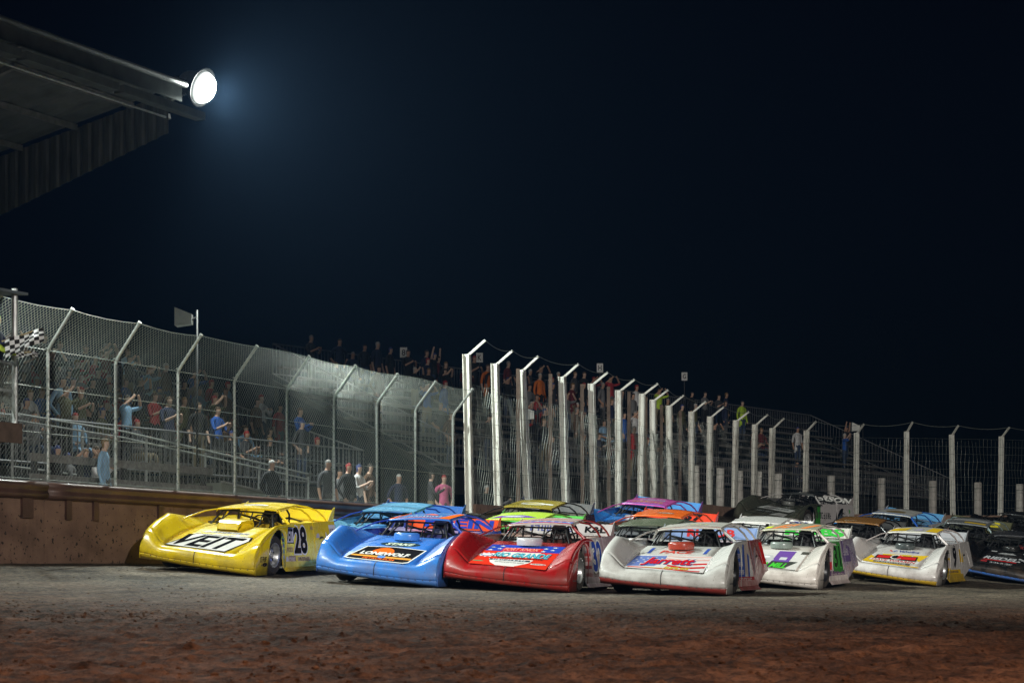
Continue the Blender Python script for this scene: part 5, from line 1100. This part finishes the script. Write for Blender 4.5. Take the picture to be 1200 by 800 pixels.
# 14 white and yellow 9
YW = (.72, .46, .02)
D = [q('hood', [(-.66, .12), (-.30, .04), (.62, .04), (.62, .09), (-.24, .13), (-.40, .40), (-.58, .60)], YW, 0), q('hood', [(.30, .78), (.66, .84), (.54, .40)], YW, 0), q('hood', [(-.35, .74), (.30, .80), (.3, .70), (-.35, .66)], YW, 0), q('hood', [(-.46, .66), (.46, .70), (.48, .40), (-.48, .38)], KB, 1), q('hood', [(-.42, .62), (-.12, .64), (-.14, .46), (-.43, .44)], RE2, 2), q('hood', [(.10, .64), (.43, .66), (.44, .47), (.12, .46)], RE2, 2), oval('hood', .0, .58, .14, .16, WH, 2), oval('hood', -.02, .58, .09, .11, KB, 3), q('hood', [(.02, .46), (.12, .50), (.14, .64), (.04, .72)], RE2, 4),
     rect('hood', -.54, .24, .54, .38, WH, 2, .03), tx('hood', 'DAVE WARREN', .0, .31, .98, .11, (.52, .02, .02), 3, .15, .03), rect('hood', -.42, .12, .40, .22, (.10, .10, .10), 1), sq('hood', -.01, .17, .7, .06, (.55, .55, .55), 2, 53), q('hood', [(-.30, 1.34), (-.24, 1.34), (-.19, 1.20), (-.23, 1.20)], (.6, .03, .03), 1), q('hood', [(-.19, 1.20), (-.14, 1.34), (-.10, 1.34), (-.16, 1.20)], (.02, .1, .5), 1), tx('hood', 'Valvoline', .17, 1.28, .46, .2, (.03, .06, .28), 1, .1, .02)]
D += [rect('roof', -.56, .08, -.16, .8, YW, 0), rect('roof', .30, .08, .56, 1.0, YW, 0), oval('roof', -.26, .3, .12, .06, (.15, .12, .05), 1), q('roof', [(.0, .2), (.2, .25), (.15, .6), (.05, .6)], (.4, .35, .5), 1)]
D += [rect('door', .02, .15, 1.46, .34, YW, 0), q('door', [(.14, .34), (.46, .34), (.40, .62), (.14, .60)], YW, 0), q('door', [(.20, .38), (.40, .38), (.36, .57), (.20, .56)], (.6, .52, .55), 1), sq('door', .25, .78, .35, .14, KB, 1, 54), sq('door', .7, .29, 1.1, .05, (.2, .12, .1), 1, 55), rect('quarter', 1.56, .5, 1.9, .8, YW, 0), sq('quarter', 2.0, .86, .6, .06, KB, 1, 56), sq('fender', .35, .3, .3, .16, (.2, .12, .14), 1, 57)] + outlined('door', '9', .98, .64, .42, .54, KB, (.74, .70, .72), 1, 0, 0, .09, .055)
late_model('white and yellow race car numbered 9 with DAVE WARREN lettering', 1040, 44.2, 22.5, 2.45, dict(body=(.74, .70, .67), lip=YW, skirt=YW, roof=(.70, .68, .60), scoop=(.05, .06, .06), pillar=(.66, .58, .56), spoiler=(.4, .4, .42), interior=(.55, .52, .5), deck=(.5, .5, .5), decals=vs(D, 1.25)), 'driver inside the white and yellow number 9 race car')
# 15 dark car with white rear (PIERSON)
D = [q('roof', [(-.5, .1), (.5, .02), (.5, .2), (-.1, .4)], (.25, .26, .25), 0), rect('spoiler', -.86, .02, .86, .25, (.05, .05, .05), 0), tx('spoiler', 'PIERSON', .05, .135, 1.6, .2, WH, 1, 0, .05), q('hood', [(-.66, .75), (.55, .62), (.62, .95), (-.5, 1.15)], (.58, .60, .58), 0), q('hood', [(.1, .1), (.62, .1), (.62, .4), (.3, .45)], (.55, .57, .55), 0), sq('hood', .0, .88, .9, .13, (.03, .04, .04), 1, 58), sq('hood', -.2, .4, .6, .09, (.35, .4, .4), 1, 70), rect('door', .06, .15, .5, .9, (.05, .3, .05), 0), sq('door', .75, .55, 1.0, .2, (.06, .06, .06), 1, 59), q('quarter', [(1.5, .3), (2.0, .3), (2.2, .85), (1.8, .9)], KB, 0), oval('quarter', 2.6, .75, .1, .07, (.1, .4, .1), 0)]
late_model('dark olive race car with white rear sides and PIERSON on the spoiler', 934, 65.0, 34, -.1, dict(body=(.07, .075, .055), roof=(.05, .055, .055), pillar=(.70, .66, .64), door=(.70, .66, .65), spoiler=(.08, .08, .08), fin=(.66, .60, .58), scoop=(.12, .12, .11), deck=(.4, .4, .4), interior=(.15, .15, .14), decals=D), 'driver inside the dark olive PIERSON race car')
# 16 blue and white
D = [oval('roof', .0, .45, .3, .2, (.2, .14, .06), 0), rect('roof', -.56, 0, .56, .07, BLU, 0), sq('hood', 0, 1, .9, .2, (.1, .25, .55), 1, 60), q('door', [(.0, .6), (1.4, .8), (1.4, .93), (0, .89)], BLU, 0), tx('door', '4', .9, .5, .4, .4, RB, 1, 0, .05), q('quarter', [(1.6, .3), (2.2, .4), (2.4, .93), (2.0, .93)], RB, 0)]
late_model('bright blue and white race car with a dark oval on its roof', 1041, 57.5, 29, -.1, dict(body=(.04, .28, .72), roof=(.66, .64, .6), pillar=(.03, .12, .5), door=(.64, .60, .62), spoiler=(.12, .36, .66), fin=(.64, .62, .62), scoop=(.05, .2, .5), deck=(.3, .45, .62), interior=(.2, .35, .55), decals=D), 'driver inside the blue and white race car')
# 17 grey-yellow roof behind the 9
D = [rect('roof', -.1, .1, .5, .3, YW, 0), rect('roof', -.5, .5, .5, .8, (.4, .4, .4), 0), tx('spoiler', '33', .2, .13, .7, .2, (.6, .5, .03), 1, 0, .05)]
late_model('black race car with grey and yellow roof behind the number 9 car', 1128, 57.0, 24, -.1, dict(body=(.015, .015, .015), roof=(.24, .25, .25), pillar=(.4, .5, .5), spoiler=(.1, .1, .05), scoop=(.02, .02, .02), deck=(.2, .22, .2), interior=(.12, .12, .1), decals=D), 'driver inside the grey-roofed race car')
# 18 black, blue lip (RIEDEL)
D = [tx('hood', 'RIEDEL', -.13, .50, .86, .22, (.60, .60, .62), 1, .3, .03), rect('hood', -.56, .31, .26, .37, (.6, .03, .03), 0, .04), sq('hood', -.05, .16, .6, .09, (.6, .6, .62), 1, 61), rect('hood', -.58, .14, -.42, .24, (.5, .04, .05), 0), q('hood', [(-.28, .86), (.20, .86), (.10, .98), (-.18, .98)], (.4, .4, .4), 0), sq('hood', -.05, .90, .5, .06, (.1, .1, .1), 1, 62)]
D += [rect('hood', .30 + .07 * i, .40 + .09 * j + .04 * i, .365 + .07 * i, .48 + .09 * j + .04 * i, (.5, .5, .5), 0) for i in range(4) for j in range(3) if (i + j) % 2 == 0] + [rect('hood', -.46, 1.32, -.32, 1.42, (.5, .5, .5), 0), rect('hood', .34, 1.32, .48, 1.42, (.5, .5, .5), 0)]
late_model('black race car with blue lip and RIEDEL lettering on the hood', 1172, 50.0, 20.5, 2.45, dict(body=(.014, .014, .015), lip=(.03, .16, .55), skirt=(.03, .16, .55), roof=(.05, .05, .055), pillar=(.05, .05, .05), scoop=(.015, .015, .015), spoiler=(.03, .03, .03), deck=(.03, .03, .03), interior=(.04, .04, .04), decals=vs(D, 1.3)), 'driver inside the black RIEDEL race car', (.3, .03, .03))
# 19 black with yellow LANDA
D = [tx('hood', 'LANDA', .0, .50, 1.1, .42, (.70, .52, .02), 1, .25, .04), q('hood', [(-.55, .06), (.55, .06), (.62, .26), (-.3, .26)], (.45, .5, .48), 0), sq('hood', .05, .15, .8, .12, (.6, .5, .05), 1, 63), sq('hood', -.35, 1.1, .4, .12, (.7, .6, .05), 1, 64), sq('hood', .25, 1.05, .6, .12, (.6, .6, .6), 1, 65)]
late_model('black race car with yellow LANDA lettering on the hood behind the others', 1163, 62.0, 30, 2.2, dict(body=(.014, .014, .015), roof=(.02, .02, .02), pillar=(.02, .02, .02), scoop=(.02, .02, .02), spoiler=(.03, .03, .03), deck=(.03, .03, .03), interior=(.04, .04, .04), decals=vs(D, 1.3)), 'driver inside the black LANDA race car')

# ------------------------------------------------------------------ thin haze volume added to give the lit lamp a glow
mb = MB(); mb.box((0, 0, 6.4), (660, 660, 15.2)); m, nt, b = nodes_of('lamp_glow_haze'); nt.nodes.remove(b)
pv = nt.nodes.new('ShaderNodeVolumePrincipled'); pv.inputs['Density'].default_value = .00024; pv.inputs['Color'].default_value = (.30, .56, 1.0, 1); pv.inputs['Anisotropy'].default_value = .3
nt.links.new(pv.outputs[0], [n for n in nt.nodes if n.type == 'OUTPUT_MATERIAL'][0].inputs['Volume'])
o = mb.build('haze', m); tag(o, 'thin haze added for the glow around the lit lamp', 'haze', kind='stuff')
